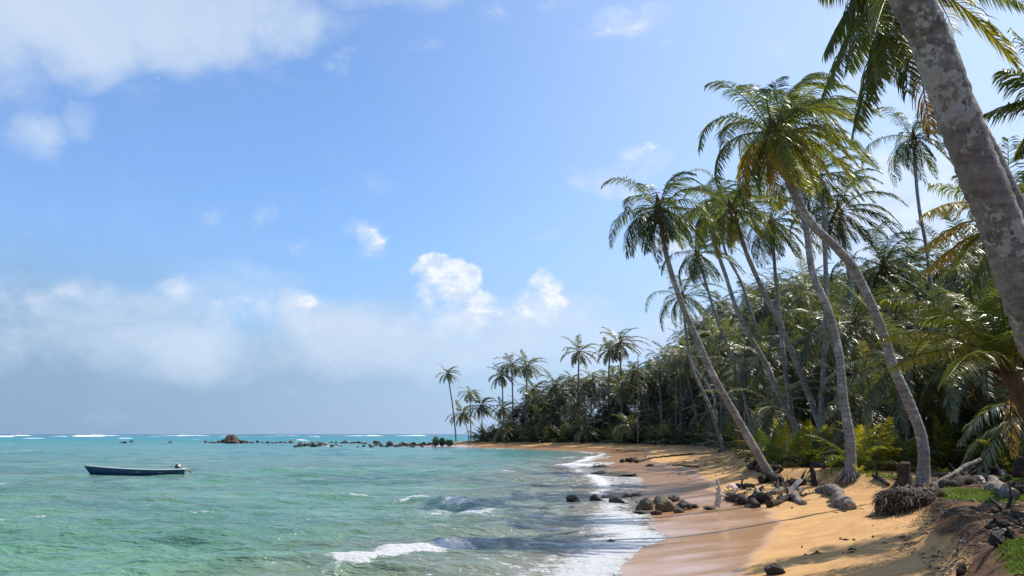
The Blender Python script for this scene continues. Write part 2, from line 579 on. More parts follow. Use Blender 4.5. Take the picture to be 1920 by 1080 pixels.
def crest(pts, h, wback, wfront, fo, fback=.0, z0=.0, foamw=None):
    """a ridge of water along a line; foam on its near side"""
    global Z, foam
    L = [PG(px, py, z0) for px, py in pts]
    bd = np.full(X.shape, 1e9); bs = np.zeros_like(X); bt = np.zeros_like(X)
    n_ = len(L) - 1
    for i in range(n_):
        a, b = L[i], L[i + 1]
        ex, ey = b.x - a.x, b.y - a.y
        l2 = ex * ex + ey * ey
        tt = ((X - a.x) * ex + (Y - a.y) * ey) / l2
        tc = np.clip(tt, 0, 1)
        d = np.hypot(X - a.x - tc * ex, Y - a.y - tc * ey)
        sgn = np.sign((X - a.x) * ey - (Y - a.y) * ex)     # + on the near/right side
        m_ = d < bd
        bd = np.where(m_, d, bd); bs = np.where(m_, sgn, bs)
        bt = np.where(m_, (i + tc) / n_, bt)
    prof = np.sin(np.pi * np.clip(bt, .02, .98)) ** .6
    sc9 = 1.0 / max(1.0, wfront * 1.6)
    bd = np.abs(bd + wfront * 1.1 * vnoise(X * .5 * sc9 + h * 31, Y * .5 * sc9, 13, 3))
    brk = np.clip((1.0 if fo > 1 else .62) + 1.1 * vnoise(X * .32 * sc9 + h * 57, Y * .6 * sc9, 14, 3), .55 if fo > 1 else 0, 1.1)
    jag = 1 + .35 * vnoise(X * 1.3, Y * 1.3, 9, 3)
    w = np.where(bs > 0, wfront, wback)
    Z += h * prof * np.exp(-(bd / w) ** 2) * jag
    fw = foamw or wfront * 1.6
    near = np.where(bs > 0, np.exp(-(bd / fw) ** 2), np.exp(-(bd / (wback * .3)) ** 2))
    foam = np.maximum(foam, fo * near * prof * brk)


CR = [([(590, 1084), (640, 1062), (690, 1052), (740, 1042), (790, 1031), (835, 1024), (880, 1020)], .26, 1.0, .6, 2.3, .9),
      ([(400, 1082), (480, 1076), (560, 1066), (630, 1058)], .16, 1.2, .6, .55, .7),
      ([(740, 950), (790, 936), (835, 940)], .18, 1.6, .6, 1.1, .35),
      ([(800, 975), (850, 950), (885, 958), (900, 982)], .28, 1.9, .8, 1.1, .9),
      ([(900, 975), (960, 968), (1030, 962)], .14, 1.5, .7, .25, .5),
      ([(960, 935), (1015, 918), (1060, 934)], .2, 2.2, 1.0, .35, .5),
      ([(1030, 890), (1085, 893), (1130, 900)], .12, 2.5, 1.2, .8, 1.4),
      ([(1035, 872), (1090, 874), (1150, 868)], .22, 3.0, 1.5, 1.1, 2.2),
      ([(1040, 858), (1100, 860), (1150, 856)], .15, 4, 2.0, .85, 3.5),
      ([(890, 842), (960, 843), (1010, 845)], .2, 3, 1.5, .7, 2.0),
      ([(1010, 850), (1080, 851), (1140, 850)], .2, 3, 1.5, .8, 2.5),
      ([(600, 838), (640, 838.5)], .3, 3, 2, .8, 2), ([(430, 860), (500, 859), (580, 861)], .15, 3, 2, .42, 2.5),
      ([(610, 846), (632, 846.5)], .25, 2.5, 1.5, .8, 1.6), ([(680, 845), (700, 845)], .25, 2, 1.2, .7, 1.2),
      ([(755, 890), (768, 891)], .15, 1, .6, .8, .5), ([(775, 853), (788, 853)], .15, 1, .6, .8, 1.),
      ([(930, 1056), (1000, 1050), (1060, 1046)], .06, .8, .6, .9, .7), ([(840, 1070), (930, 1062), (1040, 1070)], .07, .8, .6, .95, .7),
      ([(980, 1012), (1060, 1004), (1120, 1000)], .10, 1.0, .6, .8, .8), ([(1010, 950), (1080, 948), (1150, 952)], .08, 1.2, .8, .6, 1.0),
      ([(225, 832), (320, 833), (420, 832)], .4, 3, 3, .5, 3), ([(560, 842), (640, 843), (700, 841)], .2, 3, 2, .6, 2.2),
      ([(350, 826), (385, 826)], .6, 5, 3, .9, 5), ([(545, 828), (580, 827)], .8, 5, 3, 1., 5)]
for c_ in CR:
    crest(c_[0], c_[1], c_[2], c_[3], c_[4], foamw=c_[5])
# random small whitecaps
for i in range(45):
    px, py = rs.uniform(-200, 1000), 832 + 150 * rs.rand() ** 1.7
    q = PG(px, py)
    w_ = .10 + .0045 * q.y
    r_ = rs.uniform(.4, 1.0)
    dd = ((X - q.x) / (w_ * 4 * r_)) ** 2 + ((Y - q.y) / (w_ * 1.2)) ** 2
    e_ = np.exp(-dd)
    Z += .10 * e_ * r_
    foam = np.maximum(foam, .78 * r_ * e_)
# swash: foam along the water's edge
edge = np.exp(-np.abs(s + .3) / (.8 + .5 * smooth01(Y, 50, 30))) * 1.3
lacez = .60 * np.exp(-np.maximum(-s, 0) / 4.2)
nearf = smooth01(Y, 260, 120)
quiet = .65 + .35 * smooth01(vnoise(X * .05, Y * .10, 31, 2), -.35, .15)
foam = np.maximum(foam, np.maximum(edge, lacez) * nearf * quiet)
foam = np.where(s < 6, foam, 0)
# the swash tongue rides up the sand
Z += .03 * smooth01(s, -2.5, -.5)
print('sea grid', X.shape)
me = grid_mesh('sea', X, Y, Z, M_water, {'shore': -s, 'foam': foam})
sea = tag(link('sea', me), kind='structure')


# ================================================================== palms
WIND = np.array([.68, -.10, .0])


def leaf_material(name, stops, trans=.35, gloss=.5, rough=.38):
    m_, g = mat(name)
    t = g.attr('tint')
    inf = g.n('ShaderNodeObjectInfo').outputs['Random']
    tt = g.m('ADD', t, g.m('MULTIPLY', g.m('SUBTRACT', inf, .5), .10))
    nz = g.noise(g.obj(), 1.3, 3, .6)
    tt = g.m('ADD', tt, g.m('MULTIPLY', g.m('SUBTRACT', nz, .5), .14))
    cr = g.n('ShaderNodeValToRGB')
    e = cr.color_ramp.elements
    e[0].position, e[0].color = stops[0][0], (*stops[0][1], 1)
    e[1].position, e[1].color = stops[-1][0], (*stops[-1][1], 1)
    for p_, c_ in stops[1:-1]:
        n_ = e.new(p_); n_.color = (*c_, 1)
    g.put(cr.inputs[0], tt)
    c = cr.outputs[0]
    pr = principled(g, c, rough, gloss)
    tr = g.n('ShaderNodeBsdfTranslucent')
    g.put(tr.inputs[0], g.mix(.9, c, (1.75, 1.75, .7), 'MULTIPLY'))
    mx = g.n('ShaderNodeMixShader')
    g.put(mx.inputs[0], trans)
    g.put(mx.inputs[1], pr); g.put(mx.inputs[2], tr.outputs[0])
    finish(g, mx.outputs[0])
    return m_


STOPS = [(.0, (.020, .034, .014)), (.30, (.052, .078, .022)), (.52, (.125, .145, .030)), (.72, (.27, .23, .03)), (.84, (.40, .25, .03)), (.92, (.15, .085, .042)), (1.0, (.12, .075, .045))]
M_leaf = leaf_material('palm_leaf', STOPS, .5, .6, .34)
M_hazed_leaf = leaf_material('hazed_palm_leaf', [(.0, (.035, .050, .026)), (.35, (.070, .088, .040)), (.6, (.17, .18, .085)), (1.0, (.20, .14, .08))], .35, .8, .36)  # leaf colours paled and greyed to stand in for distance haze

M_trunk, g = mat('palm_bark')
oc = g.obj()
pz = g.n('ShaderNodeSeparateXYZ'); g.put(pz.inputs[0], oc)
rings = g.noise(g.vm('MULTIPLY', oc, (.9, .9, 11.)), 1.0, 5, .7, .5)
nz = g.noise(oc, 11, 8, .72)
crk = g.noise(g.vm('MULTIPLY', oc, (9, 9, 2.)), 3.0, 5, .7, .4)
lich = g.noise(oc, 16, 6, .66, .25)
lich2 = g.noise(oc, 1.6, 4, .6)
base = g.mix(g.step(g.m('ADD', g.m('MULTIPLY', rings, .7), g.m('ADD', g.m('MULTIPLY', nz, .6), g.m('MULTIPLY', crk, .3))), .58, 1.0), (.085, .074, .066), (.30, .28, .255))
base = g.mix(g.m('MULTIPLY', g.step(g.m('ADD', lich, g.m('MULTIPLY', g.m('SUBTRACT', lich2, .5), 1.1)), .59, .63), .7), base, (.46, .465, .43))
base = g.mix(g.m('MULTIPLY', g.m('MULTIPLY', g.step(g.noise(oc, .8, 4, .6), .54, .64), g.step(nz, .35, .6)), .35), base, (.17, .085, .065))
hh = g.m('ADD', g.m('MULTIPLY', rings, .5), g.m('ADD', g.m('MULTIPLY', nz, .6), g.m('MULTIPLY', crk, .35)))
finish(g, principled(g, base, .9, .15, g.bump(hh, 1.0, .035)))

M_far_trunk, g = mat('grey_bark')
finish(g, principled(g, g.mix(g.noise(g.obj(), 2, 4), (.11, .10, .085), (.27, .245, .22)), .95, .1))

M_husk, g = mat('palm_fibre')
finish(g, principled(g, g.mix(g.noise(g.vm('MULTIPLY', g.obj(), (1, 1, .3)), 18, 5, .7), (.03, .018, .01), (.19, .115, .055)), .95, .1))
M_nut, g = mat('coconut_skin')
finish(g, principled(g, g.mix(g.noise(g.obj(), 3, 3), (.16, .15, .03), (.25, .13, .03)), .55, .4))


def unit(v):
    return v / np.maximum(np.linalg.norm(v, axis=-1, keepdims=True), 1e-9)


def tube(mb, pts, rad, sides=8, tint=.5, cap=True, mi=0, jitter=0, rs=None):
    pts = np.asarray(pts, float); n = len(pts)
    rad = np.broadcast_to(np.asarray(rad, float), (n,))
    T = unit(np.gradient(pts, axis=0))
    ref = np.array([0, 0, 1.]) if abs(T[0][2]) < .9 else np.array([1., 0, 0])
    S = unit(np.cross(T, ref)); B = np.cross(T, S)
    a = np.arange(sides) * 2 * np.pi / sides
    rr = rad[:, None] * (np.ones((n, sides)) if not jitter else 1 + jitter * rs.uniform(-1, 1, (n, sides)))
    V = pts[:, None] + (S[:, None] * np.cos(a)[None, :, None] + B[:, None] * np.sin(a)[None, :, None]) * rr[..., None]
    i = np.arange(n - 1)[:, None] * sides; j = np.arange(sides)[None]
    j1 = (j + 1) % sides
    F = np.stack([i + j, i + j1, i + sides + j1, i + sides + j], -1).reshape(-1, 4)
    faces = [F]
    V = V.reshape(-1, 3)
    if cap:
        V = np.vstack([V, pts[0], pts[-1]])
        k = n * sides
        faces.append(np.stack([np.full(sides, k), j1[0], j[0]], -1))
        e = (n - 1) * sides
        faces.append(np.stack([np.full(sides, k + 1), e + j[0], e + j1[0]], -1))
    mb.add(V, faces, tint, mi)


def spline(pts, n):
    """Catmull-Rom through the points, n samples"""
    p = np.asarray(pts, float)
    p = np.vstack([2 * p[0] - p[1], p, 2 * p[-1] - p[-2]])
    seg = np.linalg.norm(np.diff(p[1:-1], axis=0), axis=1)
    cum = np.concatenate([[0], np.cumsum(seg)])
    u = np.linspace(0, cum[-1], n)
    out = []
    for x in u:
        i = min(np.searchsorted(cum, x, side='right') - 1, len(seg) - 1)
        t = (x - cum[i]) / seg[i]
        a, b, c, d = p[i], p[i + 1], p[i + 2], p[i + 3]
        out.append(.5 * ((2 * b) + (-a + c) * t + (2 * a - 5 * b + 4 * c - d) * t * t + (-a + 3 * b - 3 * c + d) * t ** 3))
    return np.array(out)


def rachis(start, az, el, L, rs, wind=1.0, grav=1.0, n=16):
    d = np.array([math.cos(az) * math.cos(el), math.sin(az) * math.cos(el), math.sin(el)])
    p = np.array(start, float)
    out = [p.copy()]
    st = L / n
    for i in range(n):
        s_ = (i + 1) / n
        d = d + np.array([0, 0, -1.]) * .155 * grav * (.25 + s_) * (1 + .2 * rs.normal()) + WIND * .11 * wind * (.2 + s_ * 1.3)
        d = d / np.linalg.norm(d)
        p = p + d * st
        out.append(p.copy())
    return np.array(out)


def bez(a, b, lift, n=16, side=None):
    """arched midrib from a to b; lift is the rise of its middle in metres"""
    a, b = np.array(a, float), np.array(b, float)
    c = (a * .58 + b * .42) + np.array([0, 0, lift])
    if side is not None: c = c + np.array(side)
    t = np.linspace(0, 1, n + 1)[:, None]
    return (1 - t) ** 2 * a + 2 * t * (1 - t) * c + t * t * b


def frond(mb, R_, rs, pairs=60, ll=.85, lw=.045, tint=.4, tipt=.0, droop=1.0, wind=1.0, segs=3, rr=.028, bare=.14, ragged=.1, sides=4):
    """one pinnate leaf: midrib plus drooping strips of leaflet on both sides"""
    n = len(R_)
    tube(mb, R_, np.linspace(rr, rr * .18, n), sides, tint + .22 if tint < .6 else tint, cap=False)
    seg = np.linalg.norm(np.diff(R_, axis=0), axis=1)
    cum = np.concatenate([[0], np.cumsum(seg)]) / seg.sum()
    u = np.linspace(bare, .995, pairs)
    u = np.repeat(u, 2) + rs.uniform(-.5, .5, pairs * 2) * (1 - bare) / pairs
    u = np.clip(u, bare, 1)
    keep = rs.rand(len(u)) > ragged
    side = np.tile([1., -1.], pairs)
    u, side = u[keep], side[keep]
    m = len(u)
    p = np.stack([np.interp(u, cum, R_[:, k]) for k in range(3)], -1)
    Tg = unit(np.gradient(R_, axis=0))
    T = unit(np.stack([np.interp(u, cum, Tg[:, k]) for k in range(3)], -1))
    # a midrib pointing straight up has no sideways; use the wind-free azimuth of the whole leaf
    chord = R_[-1] - R_[0]
    ch = unit(np.array([chord[0], chord[1], 0]) + 1e-6)
    upv = np.array([0, 0, 1.]) + 0 * T
    S = np.cross(T, upv)
    S2 = np.cross(T, -ch + 0 * T)
    wgt = np.clip(np.abs(T[:, 2:3]) * 3 - 2, 0, 1)
    S2 = S2 * np.sign((S * S2).sum(-1, keepdims=True) + 1e-9)
    S = unit(unit(S) * (1 - wgt) + unit(S2) * wgt)
    S = S * side[:, None]
    Nn = np.cross(S, T); Nn = Nn * np.sign(Nn[:, 2:3] + 1e-9)
    uu = (u - bare) / (1 - bare)
    prof = np.clip(.45 + 2.6 * uu, 0, 1) * np.clip(1.12 - .80 * uu ** 2.2, .2, 1)
    L = ll * prof * rs.uniform(.82, 1.12, m)
    fwd = .45 + .75 * uu
    d = unit(S * 1.0 + T * fwd[:, None] + Nn * rs.uniform(.0, .35, m)[:, None] + rs.normal(0, .07, (m, 3)))
    pts = [p]
    q = p
    wv = WIND * .30 * wind
    for k in range(segs):
        d = unit(d + np.array([0, 0, -1.]) * .42 * droop * (k * .6 + .35) * rs.uniform(.7, 1.3, m)[:, None] + wv)
        q = q + d * (L / segs)[:, None]
        pts.append(q)
    wd = unit(T - d * (T * d).sum(-1, keepdims=True) + .25 * rs.normal(0, 1, (m, 3)))
    W = lw * (.7 + .3 * prof)
    if segs == 3: wp = [.6, 1.0, .7, 0]
    elif segs == 2: wp = [.8, 1.0, 0]
    else: wp = [1.0, 0]
    V = []
    for k in range(segs):
        V += [pts[k] - wd * (W * wp[k] * .5)[:, None], pts[k] + wd * (W * wp[k] * .5)[:, None]]
    V.append(pts[segs])
    V = np.stack(V, 1)      # m, 2*segs+1, 3
    nv = 2 * segs + 1
    b = (np.arange(m) * nv)[:, None]
    F4 = [b + np.array([[2 * k, 2 * k + 1, 2 * k + 3, 2 * k + 2]]) for k in range(segs - 1)]
    F3 = b + np.array([[2 * segs - 2, 2 * segs - 1, 2 * segs]])
    tn = tint + tipt * uu + rs.normal(0, .035, m)
    tn = np.repeat(tn, nv)
    tn = tn + np.tile(np.linspace(-.01, .05, nv), m) * (1 if tint > .3 else .5)
    faces = ([np.vstack(F4)] if segs > 1 else []) + [F3]
    mb.add(V.reshape(-1, 3), faces, np.clip(tn, 0, 1))


def crown_specs(rs, n, L, top=80, low=-35, spread=1.0):
    out = []
    for i in range(n):
        k = (i + .5) / n
        el = R(top - (top - low) * k ** .85 + rs.normal() * 6)
        az = i * 2.39996 + rs.normal() * .25
        Li = L * (.52 + .54 * math.sin(math.pi * min(1, k * .8 + .22))) * rs.uniform(.9, 1.08)
        out.append((az, el, Li, k))
    return out


def trunk_mesh(name, pts, r0, r1, flare=1.5, sides=14, seg=.11, material=None, seed=0, boots=0):
    rs = np.random.RandomState(seed)
    mb = MB()
    L = np.linalg.norm(np.diff(np.asarray(pts, float), axis=0), axis=1).sum()
    n = max(8, int(L / seg))
    C = spline(pts, n)
    t = np.linspace(0, 1, n)
    rad = r0 + (r1 - r0) * t ** .8
    rad = rad * (1 + (flare - 1) * np.exp(-t * L / .45))
    ring = np.where(np.arange(n) % 2 == 0, 1.0, .945 - .012 * boots) if seg < .2 else np.ones(n)
    rad = rad * ring * (1 + .02 * rs.normal(size=n))
    rad = rad * (1 + .05 * vnoise(t * L * .9, t * 0 + seed, seed, 2))
    tube(mb, C, rad, sides, .5, True, 0, .018 + .03 * boots, rs)
    return mb.mesh(name, material or M_trunk), C


FRONDS = 0


def add_palm(label, group, crown, trunk, r0, r1, base=None, seed=1, n=24, L=4.3, pairs=58, ll=.85, lw=.046, wind=1.0, yellow=.0, tint=.36, top=82, low=-40,
             custom=None, nuts=True, keepfn=None, crownY=None, flare=1.5, husk=1.0, sides=14, seg=.11, segs=3, cat='palm tree', grav=1.0, dead=3, name='coconut_palm', bark=None, boots=0):
    """crown: world point of the crown; trunk: world points from base to crown"""
    rs = np.random.RandomState(seed)
    root = empty(name, tuple(trunk[0]))
    tag(root, label, cat, group)
    o = np.array(trunk[0], float)
    loc = [np.array(p_, float) - o for p_ in trunk]
    loc[0] = loc[0] - np.array([0, 0, .25])
    me, C = trunk_mesh('trunk', loc, r0, r1, flare, sides, seg, bark or M_trunk, seed, boots)
    link('trunk', me, root)
    c = np.array(crown, float) - o
    # fibre-wrapped crown shaft
    mb = MB()
    ax = unit(C[-1] - C[-4])
    tube(mb, [c - ax * .35, c - ax * .1, c + ax * .25, c + ax * .6 * min(1, husk + .1), c + ax * .95 * min(1, husk)], np.array([r1 * 1.05, min(r1 * 1.9, r1 + .1), min(r1 * 1.8, r1 + .08), min(r1, .13), .03]) * husk, 9, .5, True, 0, .2, rs)
    for k in range(int(14 * husk)):
        a = rs.rand() * 6.28
        q = c + np.array([math.cos(a), math.sin(a), 0]) * r1 * 1.3
        tube(mb, [q, q + np.array([math.cos(a) * .25, math.sin(a) * .25, .12]), q + np.array([math.cos(a) * .4 + .1, math.sin(a) * .4, -.35 - .4 * rs.rand()])], [.035, .02, .006], 4, .5)
    link('crown_shaft', mb.mesh('crown_shaft', M_husk), root)
    specs = custom if custom is not None else crown_specs(rs, n, L, top, low)
    for i, sp in enumerate(specs):
        mb = MB()
        if len(sp) == 4:
            az, el, Li, k = sp
            R_ = rachis(c + ax * .2 + np.array([math.cos(az), math.sin(az), 0]) * r1 * .8, az, el, Li, rs, wind, grav)
            tn = tint + .10 * rs.normal() * .8 + yellow * max(0, k - .3) * rs.rand() * 1.1
            isdead = False
        else:
            R_, k, tn = sp[0] - o, sp[1], sp[2]
        young = max(0, .35 - k)
        frond(mb, R_, rs, int(pairs * (1 - .2 * young)), ll * (1 - young * .5), lw, tn, .06 + yellow * .16 * rs.rand(), .75 + .9 * k, wind * (.8 + .5 * rs.rand()), segs, rr=.03, ragged=.06 + .1 * k)
        link('frond', mb.mesh('frond', M_leaf), root)
    for i in range(dead):          # old brown leaves hanging along the trunk
        az = rs.rand() * 6.28
        mb = MB()
        R_ = rachis(c - ax * .15, az, R(-50 - 25 * rs.rand()), L * rs.uniform(.4, .62), rs, wind * .5, 1.8, 10)
        frond(mb, R_, rs, int(pairs * .5), ll * .6, lw * .8, .97, .0, 2.2, .5, segs, rr=.02, ragged=.3)
        link('dead_frond', mb.mesh('dead_frond', M_leaf), root)['label'] = 'withered brown hanging frond'
    if nuts:
        nm = MB()
        u = np.linspace(0, math.pi, 7)
        prof = [(math.sin(a) * .11, -.14 * math.cos(a)) for a in u]
        tube(nm, [(0, 0, z_) for _, z_ in prof], [max(r_, .004) for r_, _ in prof], 9, .5)
        nme = nm.mesh('coconut', M_nut)
        for i in range(9):
            a = i * 2.4 + rs.rand()
            link('coconut', nme, root, tuple(c + np.array([math.cos(a) * (r1 + .13), math.sin(a) * (r1 + .13), -.22 - .2 * rs.rand()])))
    return root, c + o


def px_trunk(pts, Y0, Y1, base=None):
    """trunk centre line through photo pixels, forward distance running from Y0 (foot) to Y1 (crown)"""
    n = len(pts)
    L = np.concatenate([[0], np.cumsum(np.hypot(*np.diff(np.array(pts, float), axis=0).T))])
    out = []
    for i, (x, y) in enumerate(pts):
        out.append(P(x, y, Y0 + (Y1 - Y0) * L[i] / L[-1]))
    if base is not None:
        out[0] = base
    return out


BEACH = 'tall leaning coconut palms at the top of the beach'
# --- the palms one can tell apart, foot first (photo pixels)
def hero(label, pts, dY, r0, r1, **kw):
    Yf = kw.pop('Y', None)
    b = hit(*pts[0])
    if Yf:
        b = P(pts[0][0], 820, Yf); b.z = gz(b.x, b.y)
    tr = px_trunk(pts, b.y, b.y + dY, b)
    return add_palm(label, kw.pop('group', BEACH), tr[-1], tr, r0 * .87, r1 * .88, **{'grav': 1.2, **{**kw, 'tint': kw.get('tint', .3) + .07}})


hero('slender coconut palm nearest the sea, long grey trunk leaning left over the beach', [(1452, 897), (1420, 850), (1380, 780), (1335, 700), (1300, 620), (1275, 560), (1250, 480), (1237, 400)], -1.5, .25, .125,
     seed=11, n=26, L=3.2, pairs=62, wind=.7, tint=.22, low=-50, ll=.8)
hero('bowed coconut palm with big swept crown, its foot on the root ball', [(1729, 905), (1732, 851), (1724, 806), (1700, 745), (1675, 688), (1655, 623), (1626, 554), (1598, 500), (1561, 457), (1533, 431), (1502, 391), (1480, 342), (1462, 289), (1455, 262)], -1.0, .235, .15,
     seed=24, n=34, L=3.45, pairs=66, yellow=.5, tint=.30, ll=.8, wind=.85, low=-48)
hero('coconut palm with yellowed hanging fronds, its crown just below left of the big swept crown', [(1563, 868), (1541, 810), (1517, 741), (1488, 668), (1460, 603), (1435, 554), (1402, 480), (1375, 400)], -1.5, .235, .13,
     seed=37, n=29, L=3.7, yellow=.5, tint=.30, wind=.7, low=-45)
hero('coconut palm whose thin trunk crosses another low down, dark crown between its two neighbours', [(1521, 862), (1488, 794), (1460, 737), (1435, 680), (1411, 639), (1382, 582), (1362, 521), (1340, 455), (1328, 400)], 0.5, .24, .125,
     seed=41, n=26, L=3.6, yellow=.2, tint=.25, low=-45)
hero('coconut palm standing behind the crossing trunks, trunk curving right towards its foot', [(1480, 850), (1462, 760), (1445, 700), (1431, 655), (1411, 594), (1390, 530), (1358, 464), (1352, 380)], 1.5, .2, .12,
     seed=43, n=21, L=3.3, yellow=.25, tint=.28)
hero('coconut palm with straight pale lower trunk, foot just left of the bowed palm', [(1595, 896), (1594, 827), (1581, 745), (1573, 664), (1553, 582), (1524, 513), (1512, 430), (1489, 311), (1478, 240)], 1.0, .25, .13,
     seed=53, n=24, L=3.6, yellow=.25, tint=.26, wind=1.0)
hero('upright coconut palm whose trunk stands vertical behind the bowed trunk', [(1541, 846), (1541, 778), (1543, 725), (1547, 643), (1549, 541), (1547, 471), (1544, 400), (1536, 335)], 2.0, .22, .13,
     Y=48, seed=59, n=24, L=3.9, yellow=.2, tint=.24, wind=1.0)
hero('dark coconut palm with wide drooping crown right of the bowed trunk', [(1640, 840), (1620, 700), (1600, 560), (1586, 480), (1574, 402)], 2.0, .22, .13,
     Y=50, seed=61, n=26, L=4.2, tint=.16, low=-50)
hero('thin solitary coconut palm high above the forest, small round crown against the sky', [(1775, 835), (1765, 700), (1748, 560), (1738, 470), (1725, 400), (1718, 340), (1713, 262)], 4.0, .2, .11,
     Y=52, seed=67, n=24, L=4.2, tint=.16, low=-50, ll=.8)
hero('short coconut palm at the forest edge with an orange flower bunch', [(1360, 838), (1330, 760), (1298, 690), (1286, 620), (1280, 560)], 2.0, .2, .13,
     Y=83, seed=71, n=26, L=5.0, tint=.18, yellow=.3)

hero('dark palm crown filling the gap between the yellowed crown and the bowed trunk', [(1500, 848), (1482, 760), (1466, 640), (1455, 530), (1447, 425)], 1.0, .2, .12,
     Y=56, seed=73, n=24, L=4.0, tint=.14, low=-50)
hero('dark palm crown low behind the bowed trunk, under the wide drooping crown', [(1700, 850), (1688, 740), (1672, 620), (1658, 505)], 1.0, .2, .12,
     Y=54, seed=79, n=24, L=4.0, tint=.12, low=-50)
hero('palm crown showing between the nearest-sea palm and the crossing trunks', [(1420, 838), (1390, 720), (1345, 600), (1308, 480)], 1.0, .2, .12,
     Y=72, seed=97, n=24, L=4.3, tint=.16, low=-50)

# --- near palms on the right
giant = [(6.6, 6.2, 1.1)]
tr = [Vector((5.9, 7.6, 1.3)), P(1990, 700, 7.3), P(1938, 600, 7.1), P(1880, 430, 6.9), P(1830, 306, 6.8), P(1783, 180, 6.7), P(1742, 70, 6.6), P(1702, -20, 6.5)]
e = np.array(tr[-1]); d_ = unit(np.array(tr[-1]) - np.array(tr[-3]))
tr += [Vector(e + d_ * 2.2 + np.array([-.1, 0, .1])), Vector(e + d_ * 4.2 + np.array([-.25, 0, .5])), Vector(e + d_ * 5.6 + np.array([-.3, 0, 1.1]))]
tr[0].z = gz(tr[0].x, tr[0].y)
add_palm('giant near coconut palm with lichen-spotted trunk crossing the upper right corner', BEACH, tr[-1], tr, .188, .138, seed=81, n=22, L=4.4, yellow=.2, flare=1.3, sides=40, seg=.06, pairs=60)


def tips(c, L, k0=.5, dt=.0):
    """leaves given by where their tips are seen: (px, py, distance offset, lift, yellowness)"""
    out = []
    for i, (x, y, dy, lift, t_) in enumerate(L):
        out.append((bez(c, P(x, y, c[1] + dy), lift), k0, t_ + dt))
    return out


c = np.array(P(1698, -25, 14.5))
tr = [Vector((9.6, 14.6, gz(9.6, 14.6))), P(2030, 620, 14.6), P(1950, 470, 14.6), P(1893, 355, 14.5), P(1860, 285, 14.5), P(1818, 212, 14.5), P(1775, 130, 14.5), P(1730, 45, 14.5), Vector(c)]
add_palm('coconut palm half hidden behind the giant trunk, its fronds hanging from the top edge', BEACH, c, tr, .18, .12, seed=83, n=0, L=3.4, nuts=True, dead=0, ll=.72, lw=.036, pairs=84, sides=24, seg=.08,
         custom=tips(c, [(1545, 175, -.6, .9, .28), (1602, 245, -.5, .5, .26), (1700, 172, -.3, .25, .28), (1652, 150, -1.3, .4, .24), (1905, 118, -.5, .75, .40), (1570, 60, .8, .9, .25), (1540, -10, .5, .6, .27),
                         (1640, -230, 0, .4, .3), (1750, -260, .4, .4, .3), (1850, -160, .6, .5, .3), (1560, -150, -.5, .6, .3), (1935, 20, .9, .7, .34), (1745, 250, .8, .2, 1.0), (1680, 120, 1.9, .9, .3),
                         (1590, 130, 1.4, 1.0, .22), (1790, 60, 2.4, .9, .4), (1640, 60, -2.6, .6, .3), (1760, -60, -2.8, .6, .3), (1545, 100, .2, 1.1, .3), (1625, 190, .6, .8, .3)], dt=.12))
c = np.array(P(1895, 430, 20))
tr = [Vector(hit(1960, 860)), P(1950, 720, 20), P(1925, 560, 20), Vector(c)]
add_palm('coconut palm with bright yellow lower fronds reaching out from behind the giant trunk', BEACH, c, tr, .2, .13, seed=85, n=0, L=3.2, ll=.78, lw=.045, dead=2,
         custom=tips(c, [(1737, 400, -.5, .9, .62), (1738, 462, -.6, .75, .74), (1740, 505, -.4, .5, .72), (1745, 345, .4, .55, .38), (1790, 505, -1.4, .6, .5), (1790, 590, .4, .3, .35), (1890, 260, .5, .4, .42),
                         (1960, 270, .3, .6, .4), (2020, 330, .4, .7, .5), (2060, 420, -.2, .7, .5), (2040, 520, -.6, .5, .5), (1950, 330, -1.5, .6, .45), (1985, 440, -1.8, .5, .5), (1850, 540, -1.9, .6, .4),
                         (1900, 590, 1.3, .6, .3), (1830, 400, 2.0, .7, .3), (1930, 390, 2.4, .6, .4), (1800, 330, 1.3, .5, .35)]))
c = np.array(P(1995, 205, 17))
tr = [Vector((13.6, 17, gz(13.6, 17))), P(2110, 620, 17), P(2050, 400, 17), Vector(c)]
add_palm('coconut palm cut off by the right edge, ragged frond tips reaching into the sky', BEACH, c, tr, .2, .13, seed=87, n=20, L=3.1, ll=.75, wind=.3,
         custom=tips(c, [(1880, 132, -.3, .35, .3), (1852, 212, -.4, .4, .34), (1912, 285, .1, .3, .4), (1900, 60, .6, .4, .3), (2010, 20, .2, .3, .3), (2100, 120, .3, .5, .3), (2120, 230, -.4, .6, .3), (2060, 330, .5, .5, .3), (1960, 330, -.8, .5, .34), (1980, 80, -1.5, .4, .3)]))
c = np.array(P(1893, 700, 16))
tr = [Vector(hit(1985, 925)), P(1968, 860, 15.8), P(1935, 785, 15.9), Vector(c)]
add_palm('young coconut palm with thick shaggy trunk and arching yellow-green fronds at the right edge', BEACH, c, tr, .25, .16, bark=M_husk, boots=4, seed=89, n=0, L=3.2, ll=.62, lw=.042, flare=1.1, nuts=False, dead=1, husk=.4, wind=.3, sides=24,
         custom=tips(c, [(1662, 562, -.8, .85, .55), (1655, 634, -.9, .75, .60), (1676, 690, -1.0, .75, .60), (1732, 600, .6, .9, .46), (1800, 500, .3, .5, .42), (1845, 478, .0, .4, .36), (1900, 470, .2, .3, .36),
                         (1960, 500, .4, .5, .4), (2040, 580, .2, .8, .45), (2080, 700, -.4, .9, .5), (1950, 640, -2.2, .9, .5), (1770, 720, -2.2, .9, .5), (1840, 590, 2.0, .9, .3), (1760, 540, 1.4, .7, .35), (2000, 520, 1.6, .8, .35),
                         (1870, 520, -1.2, .6, .42)]))

# ------------------------------------------------------------------ the palm forest
rs = np.random.RandomState(101)


